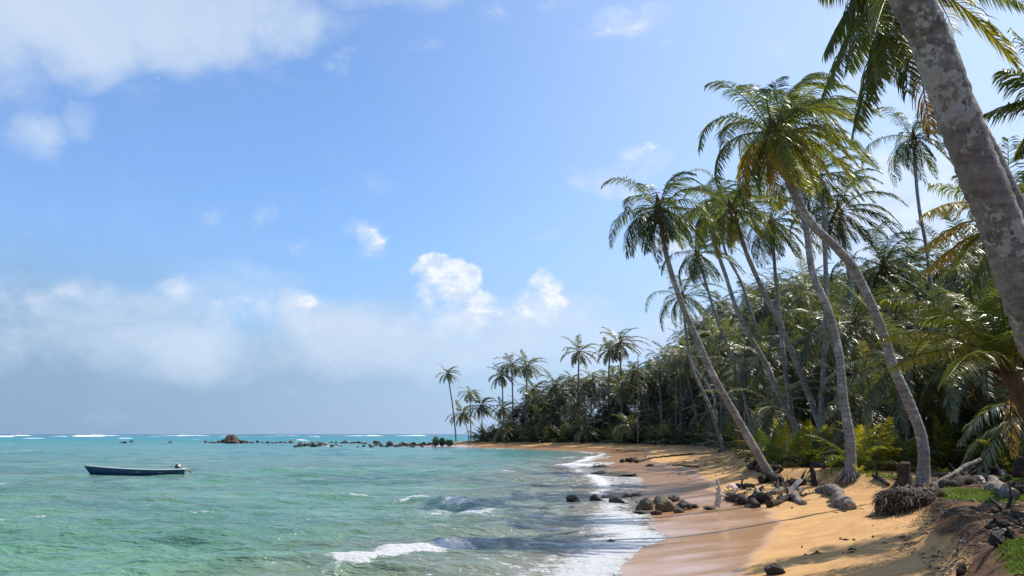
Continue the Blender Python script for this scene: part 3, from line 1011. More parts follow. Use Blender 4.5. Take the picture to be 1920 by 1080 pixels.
def crown_mesh(name, seed, n, L, pairs, ll, lw, segs=2, tint=.35, top=82, low=-40, wind=1.15, material=None, grav=1.0, start=0.0, yellow=.1, rr=.035, steps=9, dead=2):
    r = np.random.RandomState(seed)
    mb = MB()
    for (az, el, Li, k) in crown_specs(r, n, L, top, low):
        R_ = rachis(np.array([math.cos(az), math.sin(az), 0]) * .12 + np.array([0, 0, start]), az, el, Li, r, wind, grav, steps)
        frond(mb, R_, r, pairs, ll, lw, tint + .11 * r.normal() + yellow * k * r.rand(), .06, .8 + .8 * k, wind, segs, rr=rr, ragged=.08, sides=3)
    for i in range(dead):
        az = r.rand() * 6.28
        R_ = rachis((0, 0, 0), az, R(-55), L * .5, r, .5, 1.8, 6)
        frond(mb, R_, r, pairs // 2, ll * .6, lw, 1.0, 0, 2., .5, segs, rr=rr * .7, ragged=.3, sides=3)
    return mb.mesh(name, material or M_leaf)


NEARC = [crown_mesh('crown', 300 + i, 26, 4.4, 54, .90, .058, 2, .20 + .09 * (i % 3), top=72, yellow=.25, grav=1.2, low=-50, rr=.05, material=M_hazed_leaf) for i in range(6)]
FARC = [crown_mesh('crown', 400 + i, 27, 5.0, 30, 1.0, .12, 2, .34 + .10 * (i % 3), wind=1.1, material=M_hazed_leaf, top=68, low=-55, rr=.07, yellow=.25, grav=1.15) for i in range(7)]
TR = []
for i, (lx, ly) in enumerate([(-1.2, -.6), (-.4, .3), (.5, -.3), (-2.2, .2), (.0, -1.0)]):
    me, C = trunk_mesh('trunk', [(0, 0, -.4), (lx * .15, ly * .15, 3), (lx * .5, ly * .5, 7), (lx, ly, 11)], .17, .12, 1.35, 8, .5, M_far_trunk, i)
    TR.append((me, (lx, ly, 11.0)))


def forest_palm(x, y, h, kind, label, group, name='forest_palm', ti=None, cs=1.0):
    root = empty(name, (x, y, gz(x, y)))
    tag(root, label, 'palm tree', group)
    me, top = TR[rs.randint(len(TR)) if ti is None else ti]
    k = h / 11.0
    t_ = link('trunk', me, root); t_.scale = (max(.8, k ** .5), max(.8, k ** .5), k)
    kk = max(.8, k ** .5)
    c_ = link('crown', (NEARC if kind == 'near' else FARC)[rs.randint(6 if kind == 'near' else 7)], root, (top[0] * kk, top[1] * kk, top[2] * k))
    s_ = cs * rs.uniform(.85, 1.12)
    c_.scale = (s_, s_ * rs.choice([-1, 1]), s_)
    c_.rotation_euler = (R(rs.normal() * 5), R(rs.normal() * 5), R(rs.uniform(-22, 22)))
    return root


# far palms rising over the forest: (crown px, py, distance, label)
for (px, py, Yd, lab, cs_, ti) in [
        (839, 700, 214, 'lone thin palm standing apart at the tip of the headland', .95, 3), (881, 738, 216, 'low palm just right of the lone headland palm', .9, 1),
        (941, 703, 205, 'leftmost of the three palms side by side above the headland forest', .95, 1), (959, 683, 200, 'middle and tallest of the three palms above the headland forest', 1.0, 1),
        (989, 686, 200, 'rightmost of the three palms above the headland forest', .98, 2), (1086, 659, 178, 'single windswept palm above the middle of the far forest', 1.0, 2),
        (1143, 657, 172, 'shorter palm of the pair above the right part of the far forest', .85, 2), (1161, 642, 168, 'taller palm of the pair above the right part of the far forest', 1.1, 1)]:
    while Yd < 300 and float(veg_sd(np.array([(px - 960) / FPX * Yd]), np.array([Yd * 1.0]))[0]) < (3 if px < 900 else 9):
        Yd += 2
    c_ = P(px, py, Yd)
    cs_ *= 1.1
    me, top = TR[ti]
    z0 = gz(c_.x, c_.y)
    h = c_.z - z0
    kk = max(.8, (h / 11) ** .5)
    forest_palm(c_.x - top[0] * kk, c_.y - top[1] * kk, h, 'far', lab, 'tall palms standing out above the far forest', 'coconut_palm', ti, cs_)

def zone_of(px):
    if px < 930: zone = 'at the headland tip, left of the three side-by-side palms'
    elif px < 1040: zone = 'beneath and right of the three side-by-side palms'
    elif px < 1130: zone = 'below the single windswept palm'
    elif px < 1230: zone = 'below and right of the standing-out pair'
    elif px < 1400: zone = 'behind the palm nearest the sea'
    elif px < 1560: zone = 'behind the crossing trunks'
    elif px < 1730: zone = 'behind the bowed trunk'
    else: zone = 'right of the bowed palm'
    return zone


# skyline of the forest in the photograph: x -> y of its upper edge
SKX = [840, 870, 930, 1000, 1060, 1120, 1200, 1240, 1300, 1360, 1420, 1480, 1560, 1650, 1760, 1850, 2000, 2300]
SKY_ = [795, 742, 740, 712, 690, 682, 668, 640, 560, 520, 500, 470, 470, 470, 470, 440, 430, 400]
placed = []
tries = 0
NF = 268
while len(placed) < NF and tries < 60000:
    tries += 1
    u = rs.rand()
    # choose a photo column and a distance behind the vegetation line
    px = rs.uniform(835, 2150)
    yy = rs.uniform(26, 236)
    x = (px - 960) / FPX * yy * .99
    v = float(veg_sd(np.array([x]), np.array([yy]))[0])
    if v < (1.2 if yy > 70 else 3.5) or v > 46: continue
    if rs.rand() > math.exp(-v / 22): continue
    if yy < 60 and px < 1660 and v < 6: continue
    if yy < 40 and px > 1560 and v < 9: continue
    md = 2.9 + yy * .011
    if any((x - a) ** 2 + (yy - b) ** 2 < md * md for a, b in placed): continue
    top = P(px, np.interp(px, SKX, SKY_) + rs.uniform(-8, 14), yy).z - 2.4 - 1.4
    q = min(1, (.16 if yy < 150 else .5) + v / 16)                    # low in the front row, full height further in
    h = top * (rs.uniform(.30, 1.0) if v < 12 else rs.uniform(.75, 1.10)) * min(1, q + rs.uniform(0, .45))
    if yy > 95:
        h = top * (rs.uniform(.12, .55) if rs.rand() < .45 else rs.uniform(.62, 1.)) if v < 14 else top * rs.uniform(.75, 1.02)
    h = min(max(h, 1.6), 15)
    placed.append((x, yy))
    far = yy > 95
    low_ = 'low ' if h < 5.5 else ('tall ' if h > 9.5 else '')
    zone = zone_of(px)
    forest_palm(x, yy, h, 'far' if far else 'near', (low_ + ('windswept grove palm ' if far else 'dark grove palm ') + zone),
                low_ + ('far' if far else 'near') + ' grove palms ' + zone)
print('forest palms', len(placed), tries)

# ------------------------------------------------------------------ low palms without a trunk, at the forest edge
LOWN = [crown_mesh('young_palm', 500 + i, 17, 2.9, 44, .55, .045, 2, .47 + .06 * (i % 2), 86, 22, .35, M_leaf, .95, .1, .15, .022, 10, 0) for i in range(4)]
LOWF = [crown_mesh('young_palm', 520 + i, 18, 3.2, 20, .7, .11, 2, .30 + .06 * (i % 2), 86, 15, .7, M_hazed_leaf, .95, .1, .05, .03, 8, 1) for i in range(4)]
young = [(1608, 885, 'bright young palm bush right of the pale straight trunk', 1.0), (1650, 880, 'bushy young palm behind the bowed trunk, left side', 1.05), (1690, 882, 'young palm bush directly behind the foot of the bowed palm', .9),
         (1768, 878, 'young palm bush just right of the bowed palm', 1.05), (1806, 872, 'sunlit young palm bush with silvery upper leaves', 1.3), (1850, 878, 'young palm bush left of the shaggy young palm', 1.0),
         (1900, 890, 'young palm bush at the right edge behind the driftwood', .9), (1740, 862, 'tall young palm deeper in the grove between bushes', 1.35), (1835, 850, 'tall silvery young palm behind the shaggy palm', 1.5),
         (1575, 862, 'dark young palm behind the white tarp', 1.0), (1632, 858, 'young palm deep behind the pale straight trunk', 1.3), (1945, 880, 'young palm bush cut by the right edge', 1.2)]
for i, (px, py, lab, sc_) in enumerate(young):
    b = hit(px, py)
    o = link('young_palm', LOWN[i % 4])
    o.location = b; o.scale = (sc_ * .8,) * 3; o.rotation_euler = (0, 0, rs.uniform(0, 6.28))
    tag(o, lab, 'palm bush', 'young palms at the forest edge')
cnt = 0
pl = []
while cnt < 120:
    px = rs.uniform(850, 1600)
    yy = rs.uniform(45, 232)
    x = (px - 960) / FPX * yy
    v = float(veg_sd(np.array([x]), np.array([yy]))[0])
    if v < .8 or v > 8: continue
    if any((x - a) ** 2 + (yy - b) ** 2 < 2.2 for a, b in pl): continue
    pl.append((x, yy))
    far = yy > 90
    o = link('low_palm', (LOWF if far else LOWN)[cnt % 4])
    s_ = rs.uniform(.9, 1.6) if far else rs.uniform(.6, 1.15) * .85
    o.location = (x, yy, gz(x, yy) - .05); o.scale = (s_, s_, s_); o.rotation_euler = (0, 0, rs.uniform(0, 6.28))
    zn = zone_of(px)
    tag(o, 'low trunkless palm bush ' + zn, 'palm bush', 'low palm bushes ' + zn)
    cnt += 1

# the depth of the grove: crowns beyond the individually built ones, one dense mass
var = []
for i in range(5):
    r = np.random.RandomState(600 + i)
    vm_ = MB()
    for (az, el, Li, k) in crown_specs(r, 17, 4.2, 48, -55):
        R_ = rachis((0, 0, 0), az, el, Li, r, 1.1, 1.0, 6)
        frond(vm_, R_, r, 18, .95, .13, .2, .04, 1.0, 1.0, 1, rr=.04, ragged=.05, sides=3)
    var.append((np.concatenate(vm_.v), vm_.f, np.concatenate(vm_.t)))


def shift(fl, d): return fl


mb = MB()
k = 0
while k < 1000:
    px = rs.uniform(850, 2150)
    yy = 30 + 210 * rs.rand() ** 1.15 if k < 600 else rs.uniform(95, 245)
    x = (px - 960) / FPX * yy
    v = float(veg_sd(np.array([x]), np.array([yy]))[0])
    if v < ((3 if k > 700 else 6) if yy > 70 else 11) or v > 34: continue
    top = P(px, np.interp(px, SKX, SKY_) + (12 if yy > 95 else 60), yy).z - 3.0
    z_ = 1.4 + (top - 1.4) * rs.uniform(.0, 1.0 if v > 8 else .5)
    V_, F_, T_ = var[k % 5]
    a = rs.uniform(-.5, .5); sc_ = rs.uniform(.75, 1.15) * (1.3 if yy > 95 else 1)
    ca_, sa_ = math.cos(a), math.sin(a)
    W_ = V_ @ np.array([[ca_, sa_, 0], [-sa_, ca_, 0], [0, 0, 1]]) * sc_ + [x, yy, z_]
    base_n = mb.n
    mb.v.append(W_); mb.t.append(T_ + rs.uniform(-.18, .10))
    for fa in F_:
        mb.f.append(fa + base_n); mb.mi.append(np.zeros(len(fa), np.int32))
    mb.n += len(W_)
    k += 1
o = link('palm_thicket', mb.mesh('palm_thicket', M_hazed_leaf))
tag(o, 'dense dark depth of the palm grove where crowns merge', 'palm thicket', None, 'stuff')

# undergrowth deep inside the grove: leaf litter shrubs nobody could count
mb = MB()
k = 0
while k < 26000:
    n_ = 4000
    px = rs.uniform(840, 2100, n_); yy = rs.uniform(28, 236, n_)
    x = (px - 960) / FPX * yy
    v = veg_sd(x, yy)
    ok = (v > np.where(yy < 60, 6, 2.0)) & (v < 30)
    x, yy = x[ok], yy[ok]
    z = ground_z(x, yy)
    m_ = len(x)
    hgt = rs.uniform(.1, 1.5, m_) * (1 + .5 * vnoise(x * .3, yy * .3, 5, 2))
    p = np.stack([x, yy, z + hgt], -1)
    sz = rs.uniform(.18, .5, m_) * (1 + yy / 160)
    a = unit(rs.normal(0, 1, (m_, 3)) + [0, 0, .5]); b = unit(np.cross(a, rs.normal(0, 1, (m_, 3))))
    V = np.stack([p - b * (sz * .16)[:, None], p + b * (sz * .16)[:, None], p + a * sz[:, None]], 1).reshape(-1, 3)
    F = np.arange(m_ * 3).reshape(-1, 3)
    mb.add(V, [F], np.repeat(rs.uniform(.05, .4, m_), 3))
    k += m_
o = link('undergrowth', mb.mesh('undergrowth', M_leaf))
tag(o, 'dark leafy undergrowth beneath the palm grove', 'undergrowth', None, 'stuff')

# ================================================================== things on the beach and in the water
from mathutils import noise as mno
import bmesh

M_rock, g = mat('dark_rock')
oc = g.obj()
nz = g.noise(oc, 2.2, 7, .65)
c = g.mix(nz, (.016, .014, .013), (.085, .07, .056))
finish(g, principled(g, c, g.mix(nz, (.35, .35, .35), (.8, .8, .8)), .45, g.bump(g.noise(oc, 5, 7, .7), .9, .08)))
M_brock, g = mat('brown_rock')
oc = g.obj()
nz = g.noise(oc, 1.1, 7, .68)
c = g.mix(nz, (.028, .021, .018), (.115, .082, .06))
finish(g, principled(g, c, .85, .25, g.bump(g.noise(oc, 2.5, 7, .7), 1, .3)))
M_moss, g = mat('mossy_rock')
oc = g.obj()
c = g.mix(g.noise(oc, 2.5, 6, .65), (.024, .021, .015), (.125, .105, .062))
c = g.mix(g.m('MULTIPLY', g.step(g.noise(oc, 2.7, 6, .65), .5, .6), .6), c, (.085, .095, .03))
finish(g, principled(g, c, .6, .4, g.bump(g.noise(oc, 6, 7, .7), .9, .06)))


def wood(name, a, b, scale=1):
    m_, g = mat(name)
    oc = g.obj()
    n_ = g.noise(g.vm('MULTIPLY', oc, (1, 1, 1)), 5 * scale, 7, .7, 1.2)
    c = g.mix(g.step(n_, .32, .68), a, b)
    finish(g, principled(g, c, .85, .2, g.bump(g.noise(oc, 14, 6, .7, 1.5), .9, .03)))
    return m_


M_dark = wood('wet_dark_wood', (.012, .010, .009), (.085, .065, .05))
M_grey = wood('weathered_grey_wood', (.07, .055, .045), (.33, .28, .23))
M_pale = wood('bleached_wood', (.28, .24, .20), (.62, .57, .50))
M_root, g = mat('fibrous_root')
finish(g, principled(g, g.mix(g.attr('tint'), (.04, .028, .02), (.40, .35, .29)), .9, .15))


def plain(name, col, rough=.5, spec=.4, var=.15, scale=6, **kw):
    m_, g = mat(name)
    c = g.mix(g.noise(g.obj(), scale, 5, .65), tuple(x * (1 - var) for x in col), tuple(min(1, x * (1 + var)) for x in col))
    finish(g, principled(g, c, rough, spec, **kw))
    return m_


def rock_mesh(name, seed, material, sub=3, rough=.35, flat=1.0, cut=True):
    bm = bmesh.new()
    bmesh.ops.create_icosphere(bm, subdivisions=sub, radius=1)
    off = Vector((seed * 7.1, seed * 3.3, seed * 5.7))
    for v in bm.verts:
        p = v.co.copy()
        k = 1 + rough * mno.noise(p * 1.1 + off) + rough * .45 * mno.noise(p * 2.6 + off) + rough * .2 * mno.noise(p * 6 + off)
        v.co = p * k
        # flattened facets
        for q in range(6):
            nrm = Vector((math.sin(seed + q * 2.1), math.cos(seed * 1.7 + q * 2.6), .9 * math.sin(q * 1.9 + seed))).normalized()
            d = v.co.dot(nrm) - (.66 + .14 * math.sin(seed * 3 + q * 5))
            if d > 0: v.co -= nrm * d * .75
        v.co += p * .05 * mno.noise(p * 9 + off)
        v.co.z *= flat
    me = bpy.data.meshes.new(name)
    bm.to_mesh(me); bm.free()
    me.materials.append(material)
    for p in me.polygons: p.use_smooth = True
    return me


ROCKS = {'d': [rock_mesh('rock', i + 1, M_rock, 4, .6) for i in range(6)], 'b': [rock_mesh('rock', i + 11, M_brock, 4, .8) for i in range(4)], 'm': [rock_mesh('rock', i + 21, M_moss, 4, .5) for i in range(3)]}
rk = np.random.RandomState(9)


def rock(px, py, w, h, label, group=None, kind='d', z=None, name='rock'):
    """w, h in photo pixels; (px, py) is the middle of the rock"""
    b = hit(px, py + h * .45) if z is None else PG(px, py + h * .5, z)
    sc_ = b.y / FPX
    rx, rz = w * .5 * sc_, h * sc_
    o = link(name, ROCKS[kind][rk.randint(len(ROCKS[kind]))])
    o.location = (b.x, b.y + rx * .3, b.z + rz * .22)
    o.scale = (rx * 1.05, rx * rk.uniform(.75, 1.05), rz * .64)
    o.rotation_euler = (0, 0, rk.choice([0, 3.14]) + rk.uniform(-.3, .3))
    tag(o, label, 'rock', group)
    return o


# --- shore rocks
SG = 'dark rocks in the swash'
for a in [(1074, 934, 25, 14, 'lone rounded dark rock standing in the swash, leftmost of the row'), (1117, 934, 22, 14, 'rounded dark rock second from left in the swash row'),
          (1139, 932, 24, 10, 'low dark rock third from left in the swash row'), (1157, 938, 28, 14, 'largest dark rock of the swash row, in front of its neighbours'),
          (1176, 929, 20, 8, 'flat dark rock behind the largest of the swash row'), (1194, 927, 16, 7, 'small dark rock at the right end of the swash row'),
          (1018, 955, 26, 7, 'low dark rock awash in foam left of the swash row'), (1072, 951, 14, 4, 'tiny dark rock just breaking the foam'),
          (1144, 1015, 18, 7, 'brown rock tip in the white foam near the sand'), (1193, 941, 7, 4, 'tiny black stone in front of the swash row')]:
    rock(*a, group=SG)
for a in [(1212, 945, 32, 26, 'tan mossy boulder at the left of the boulder cluster', 'm'), (1247, 946, 42, 31, 'big round mossy boulder in the middle of the cluster', 'm'),
          (1232, 938, 18, 14, 'dark rock wedged on top between the two mossy boulders', 'd'), (1266, 934, 24, 14, 'dark capped boulder at the back of the cluster', 'd'),
          (1281, 948, 32, 18, 'dark wet boulder right of the big mossy one', 'd'), (1302, 948, 20, 10, 'small dark boulder at the right end of the cluster', 'd'),
          (1207, 960, 30, 8, 'flat dark rock below the tan mossy boulder', 'd'), (1231, 961, 20, 10, 'small dark rock below the big mossy boulder', 'd'), (1273, 957, 20, 11, 'mossy stone at the foot of the cluster', 'm'),
          (1333, 952, 22, 8, 'low dark rock beside the upright driftwood stump', 'd')]:
    rock(*a[:5], group='boulder cluster at the water edge', kind=a[5])
rock(1455, 1068, 34, 22, 'rounded dark stone alone on the wet sand at the bottom edge', kind='d')
rock(1124, 887, 30, 7, 'low dark slab at the left end of the flat rocks in the shallows', 'flat rocks in the cove')
rock(1165, 889, 72, 12, 'long flat mossy slab in the shallows of the cove', 'flat rocks in the cove', 'm')
rock(1126, 874, 30, 4, 'thin dark slab farther back in the shallows', 'flat rocks in the cove')
rock(1219, 872, 14, 5, 'small dark rock on the wet sand of the cove', 'flat rocks in the cove')
rock(1873, 1007, 30, 22, 'dark bluish rock on the eroded bank at the right', kind='d')
rock(1805, 1072, 20, 20, 'small grey rock beside the grass mound at the bottom', kind='b')
rock(1873, 980, 26, 16, 'pale grey stone on the brown bank', kind='b')
rock(1769, 926, 14, 8, 'small brown stone lying on the grass patch', kind='b')
rock(1910, 918, 34, 30, 'brown boulder at the right edge beside the thick log', kind='b')
rock(1895, 1000, 18, 14, 'small brown stone near the bluish rock on the bank', kind='b')

# --- reef rocks, far out: (px, base y, width, height)
o = rock(434, 823, 38, 17, 'large humped brown rock outcrop rising from the reef', z=0, kind='b', name='rock_outcrop')
RG = 'rocks of the reef line'
REEF = [(386, 830, 9, 4), (395, 831, 8, 3), (403, 831, 9, 3), (412, 830.5, 12, 5), (456, 830.5, 12, 6), (464, 831, 9, 4), (472, 831, 8, 3), (483, 830, 8, 5), (492, 831, 6, 2.5), (501, 830.5, 7, 4), (512, 831, 8, 3),
        (518, 831, 6, 3), (526, 830.5, 8, 4), (536, 831, 6, 3), (546, 830, 9, 5), (233, 831, 8, 4), (226, 831, 5, 2), (246, 829, 8, 4), (284, 832, 8, 2), (318, 831, 9, 5), (418, 830.5, 12, 8), (451, 830.5, 10, 6),
        (553, 838.5, 8, 3), (562, 838, 10, 5), (570, 837, 9, 6), (578, 836, 12, 7), (588, 838, 14, 7), (597, 837, 12, 6), (604, 834, 12, 7), (612, 838, 13, 6), (622, 838.5, 12, 5), (632, 838, 9, 3), (585, 832, 9, 4),
        (630, 831.5, 7, 4), (640, 831.5, 6, 3), (646, 830.5, 9, 5), (658, 831.5, 8, 3), (668, 831, 13, 4), (677, 831.5, 12, 4), (684, 832.5, 8, 3), (682, 837.5, 7, 4), (697, 838.5, 11, 5), (707, 832, 14, 6),
        (716, 838, 8, 4), (731, 836.5, 15, 11), (724, 838, 9, 4), (742, 838, 10, 5), (750, 836.5, 11, 6), (757, 834.5, 9, 6), (763, 836.5, 9, 6), (770, 835, 9, 5), (777, 834.5, 9, 6), (785, 836, 10, 5), (793, 834.5, 12, 6), (801, 836.5, 12, 5), (809, 834.5, 14, 5), (818, 835.5, 12, 5)]
rr9 = np.random.RandomState(31)
for i in range(46):          # smaller stones filling the line
    px = rr9.choice([rr9.uniform(380, 550), rr9.uniform(548, 640), rr9.uniform(640, 720), rr9.uniform(700, 822), rr9.uniform(700, 822)])
    far9 = px < 550 or (px < 700 and rr9.rand() < .5)
    REEF.append((px, rr9.uniform(830, 831.6) if far9 else rr9.uniform(834.5, 838.8), rr9.uniform(4, 11), rr9.uniform(1.6, 4.5)))
for i, (px, yb, w_, h_) in enumerate(REEF):
    if px < 330: lab, gp = 'small dark rock far left of the outcrop, alone in the surf', 'scattered rocks left of the outcrop'
    elif px < 415: lab, gp = 'small rock just left of the large outcrop', 'rocks left beside the outcrop'
    elif px < 550: lab, gp = 'small rock in the thin far line right of the outcrop', 'rocks of the thin reef line'
    elif px < 635 and yb > 834: lab, gp = 'jagged rock of the nearer cluster in the middle of the reef', 'rocks of the middle reef cluster'
    elif px < 700: lab, gp = 'low rock between the middle cluster and the round boulder', 'rocks between cluster and boulder'
    elif px == 731: lab, gp = 'tall round dark boulder near the headland end of the reef', None
    else: lab, gp = 'brown rock of the jumble joining the reef to the headland', 'rocks joining reef and headland'
    rock(px, yb - h_ * .5, w_, h_, lab, gp, 'b' if (i % 3 == 0 and px > 550) or px > 740 else 'd', z=0)


# --- boat
M_hull = plain('blue_boat_paint', (.012, .040, .125), .35, .5, .25, 3)
M_white = plain('white_boat_paint', (.62, .64, .66), .4, .4, .1, 5)
M_inner = plain('boat_inside_paint', (.30, .42, .46), .6, .3, .15, 5)
M_cowl = plain('black_engine_cowl', (.02, .02, .024), .3, .5)
M_cowlw = plain('white_engine_cowl', (.7, .62, .66), .4, .4)
M_metal = plain('grey_engine_leg', (.35, .33, .24), .45, .5)
bowp = P(157, 874, 64.5); sternp = P(345, 875, 67.5)
dx, dy = sternp.x - bowp.x, sternp.y - bowp.y
BL = math.hypot(dx, dy)
boat = tag(empty('motor_boat', (bowp.x, bowp.y, 0.02)), 'long open dark blue boat with white rim and outboard engine, afloat in the bay', 'boat')
boat.rotation_euler = (R(-2), R(1.2), math.atan2(dy, dx))
ns = 26
st = np.linspace(0, 1, ns)
sheer = .40 + .36 * (1 - st) ** 2.0 + .13 * st ** 3
keel = -.22 + .0 * st
half = .78 * np.clip(1 - (1 - np.clip(st / .42, 0, 1)) ** 2.1, 0, 1) ** .8 * (1 - .18 * np.clip((st - .6) / .4, 0, 1)) + .02
V = []
npro = 7
for i in range(ns):
    rake = .85 * (1 - st[i]) ** 3
    row = []
    for j in range(npro):
        q = j / (npro - 1)           # 0 keel .. 1 rim
        yy = half[i] * (math.sin(q * 1.57) ** .6) * (.78 + .22 * q)
        zz = keel[i] + (sheer[i] - keel[i]) * (q ** 1.25)
        xx = st[i] * BL + rake * (1 - q) * (1 if st[i] < .5 else 0)
        row.append((xx, yy, zz))
    V.append(row)
V = np.array(V)


def hull_part(name, scale_y, dz, material, flip):
    mb = MB()
    for sg in (1, -1):
        W = V.copy(); W[..., 1] *= sg * scale_y; W[..., 2] += dz * (1 - 0)
        idx = np.arange(ns * npro).reshape(ns, npro)
        F = np.stack([idx[:-1, :-1], idx[1:, :-1], idx[1:, 1:], idx[:-1, 1:]], -1).reshape(-1, 4)
        mb.add(W.reshape(-1, 3), [F])
    # transom
    L_ = V[-1].copy(); L_[:, 1] *= scale_y; L_[:, 2] += dz
    Rr = L_.copy(); Rr[:, 1] *= -1
    T_ = np.vstack([L_, Rr])
    F = np.array([[j, j + 1, npro + j + 1, npro + j] for j in range(npro - 1)])
    mb.add(T_, [F])
    return link(name, mb.mesh(name, material), boat)


hull_part('hull', 1.0, 0, M_hull, False)
hull_part('lining', .93, .05, M_inner, True)
mb = MB()
for sg in (1, -1):
    rim = V[:, -1].copy(); rim[:, 1] *= sg; rim[:, 2] += .02
    tube(mb, rim, .045, 6)
rim = np.array([V[-1, -1], V[-1, -1] * [1, -1, 1]]); rim[:, 2] += .02
tube(mb, rim, .05, 6)
link('rim', mb.mesh('rim', M_white), boat)
for k in (.3, .52, .74):
    i = int(k * ns)
    bw = half[i] * .93
    me = bpy.data.meshes.new('bench')
    bm = bmesh.new(); bmesh.ops.create_cube(bm, size=1); bmesh.ops.scale(bm, vec=(.28, bw * 2, .05), verts=bm.verts)
    bmesh.ops.bevel(bm, geom=bm.edges[:], offset=.01, segments=1)
    bm.to_mesh(me); bm.free(); me.materials.append(M_white)
    link('bench', me, boat, (k * BL, 0, sheer[i] - .16))
eng = link('engine', None, boat, (BL - .12, 0, sheer[-1])) if False else None


def lathe(prof, sides=12, ax=(0, 0, 1)):
    mb = MB()
    tube(mb, [(0, 0, z_) for _, z_ in prof], [r_ for r_, _ in prof], sides)
    return mb


co_ = link('engine_cowl', lathe([(.02, 0), (.16, .01), (.19, .10), (.19, .24), (.15, .34), (.05, .39), (.01, .39)]).mesh('engine_cowl', M_cowl), boat, (BL - .42, 0, sheer[-1] + .06))
co_.scale = (.95, .7, .85); co_.rotation_euler = (0, R(-18), 0)
mb = lathe([(.165, 0), (.2, .02), (.2, .22), (.165, .24)]); o = link('cowl_band', mb.mesh('cowl_band', M_cowlw), co_, (.06, 0, .09))
o.scale = (.85, 1.03, .9)
mb = MB()
tube(mb, [(-.25, 0, .08), (.05, 0, .04), (.22, 0, -.02), (.42, 0, -.10)], [.07, .06, .05, .05], 8)
tube(mb, [(.30, 0, .07), (.42, 0, -.10), (.46, 0, -.28)], [.02, .07, .02], 6)
tube(mb, [(.33, 0, -.11), (.56, 0, -.13)], [.06, .02], 8)
for k in range(3):
    a = k * 2.09
    tube(mb, [(.52, 0, -.13), (.54, .13 * math.cos(a), -.13 + .13 * math.sin(a))], [.02, .05], 6)
link('engine_leg', mb.mesh('engine_leg', M_metal), boat, (BL, 0, sheer[-1]))
mb = MB()
tube(mb, [(0, 0, 0), (-.45, .1, .08)], [.02, .02], 6)
link('tiller', mb.mesh('tiller', M_cowl), boat, (BL - .55, 0, sheer[-1] + .12))


# --- driftwood
def knobbly(pts, r, seed, sides=11, branches=0, step=.06, taper=.75, knob=.3, stub=.5):
    branches += 1
    r_ = np.random.RandomState(seed)
    mb = MB()
    L = np.linalg.norm(np.diff(np.asarray(pts, float), axis=0), axis=1).sum()
    n = max(6, int(L / step))
    C = spline(pts, n)
    t = np.linspace(0, 1, n)
    rad = r * (1 - (1 - taper) * t) * (1 + knob * vnoise(t * L * 2.2, t * 0 + seed * 1.7, seed, 3))
    C = C + np.stack([vnoise(t * L * 1.3, t * 0 + k * 9.1 + seed, seed + k, 2) for k in range(3)], -1) * r * .9
    tube(mb, C, rad, sides, .5, True, 0, .16, r_)
    for b in range(branches):
        i = r_.randint(int(n * .15), n - 1)
        d = unit(r_.normal(0, 1, 3) + [0, 0, .5])
        q = C[i]
        l = stub * r_.uniform(.5, 1.3)
        d2 = unit(d + r_.normal(0, .4, 3))
        tube(mb, [q, q + d * l * .5, q + d * l * .5 + d2 * l * .5], [rad[i] * .6, rad[i] * .4, rad[i] * .12], 6, .5, True, 0, .12, r_)
    return mb


def log(label, pts, rpx, material, seed=1, branches=0, group='driftwood piled on the sand', taper=.75, name='driftwood_log', lift=0.0, dY=None, cat='driftwood', stub=.5, first_on_ground=True, knob=.3):
    """pts: photo pixels of the middle line; the first point lies on the ground, dY = distance change along it"""
    rr_ = rpx / FPX * hit(pts[0][0], pts[0][1] + rpx).y
    W = []
    for i, (x, y) in enumerate(pts):
        if dY is None:
            b = hit(x, y + rpx * .8)
            W.append(np.array([b.x, b.y, b.z + rr_ * .75 + lift]))
        else:
            b0 = hit(pts[0][0], pts[0][1] + rpx * .8)
            W.append(np.array(P(x, y, b0.y + dY * i / (len(pts) - 1))))
    o0 = W[0].copy()
    W = [w - o0 for w in W]
    o = link(name, knobbly(W, rr_, seed, branches=branches, taper=taper, stub=stub, knob=knob).mesh(name, material), None, tuple(o0))
    tag(o, label, cat, group)
    return o


log('upright bleached stump at the seaward end of the driftwood pile', [(1344, 951), (1347, 930), (1349, 918), (1346, 902)], 7, M_pale, 1, 5, taper=.25, dY=.0, stub=.45)
log('dark horizontal log lying at the back of the pile, sawn end left', [(1384, 911), (1398, 912), (1414, 914)], 4.5, M_dark, 2, 1)
log('thick dark log in front of the pile, sloping down to the right', [(1368, 931), (1392, 937), (1420, 946)], 8, M_dark, 3, 1)
log('short pale forked branch standing in the pile', [(1421, 940), (1422, 928), (1416, 914)], 4, M_pale, 4, 2, taper=.6, dY=.2, stub=.3)
log('long dark log running right along the back of the pile', [(1452, 912), (1480, 908), (1512, 903)], 7, M_dark, 5, 2)
log('grey log crossing the pile under the white plank', [(1440, 925), (1462, 922), (1488, 914)], 5, M_grey, 6, 2)
log('dark knotted log at the front right of the pile', [(1447, 946), (1462, 940), (1476, 930)], 7, M_dark, 7, 3, stub=.4)
log('short brown log end resting right of the pile', [(1489, 930), (1498, 936), (1508, 942)], 7, M_grey, 8, 0)
log('round dark chunk of wood in the middle of the pile', [(1424, 934), (1440, 936)], 10, M_dark, 9, 2, stub=.3)
log('thin grey branch poking left out of the pile', [(1355, 936), (1372, 922), (1392, 915)], 2.5, M_grey, 10, 2, stub=.3)
log('dark branch leaning over the thick front log', [(1390, 945), (1410, 930), (1430, 912)], 3, M_dark, 11, 2, dY=.5)
log('grey stick lying flat below the pile on the sand', [(1395, 950), (1412, 948), (1424, 942)], 2.5, M_grey, 12, 1)
log('dark wedge-shaped timber behind the pile beneath the leaning palm', [(1424, 901), (1440, 896), (1462, 903)], 8, M_dark, 13, 1)
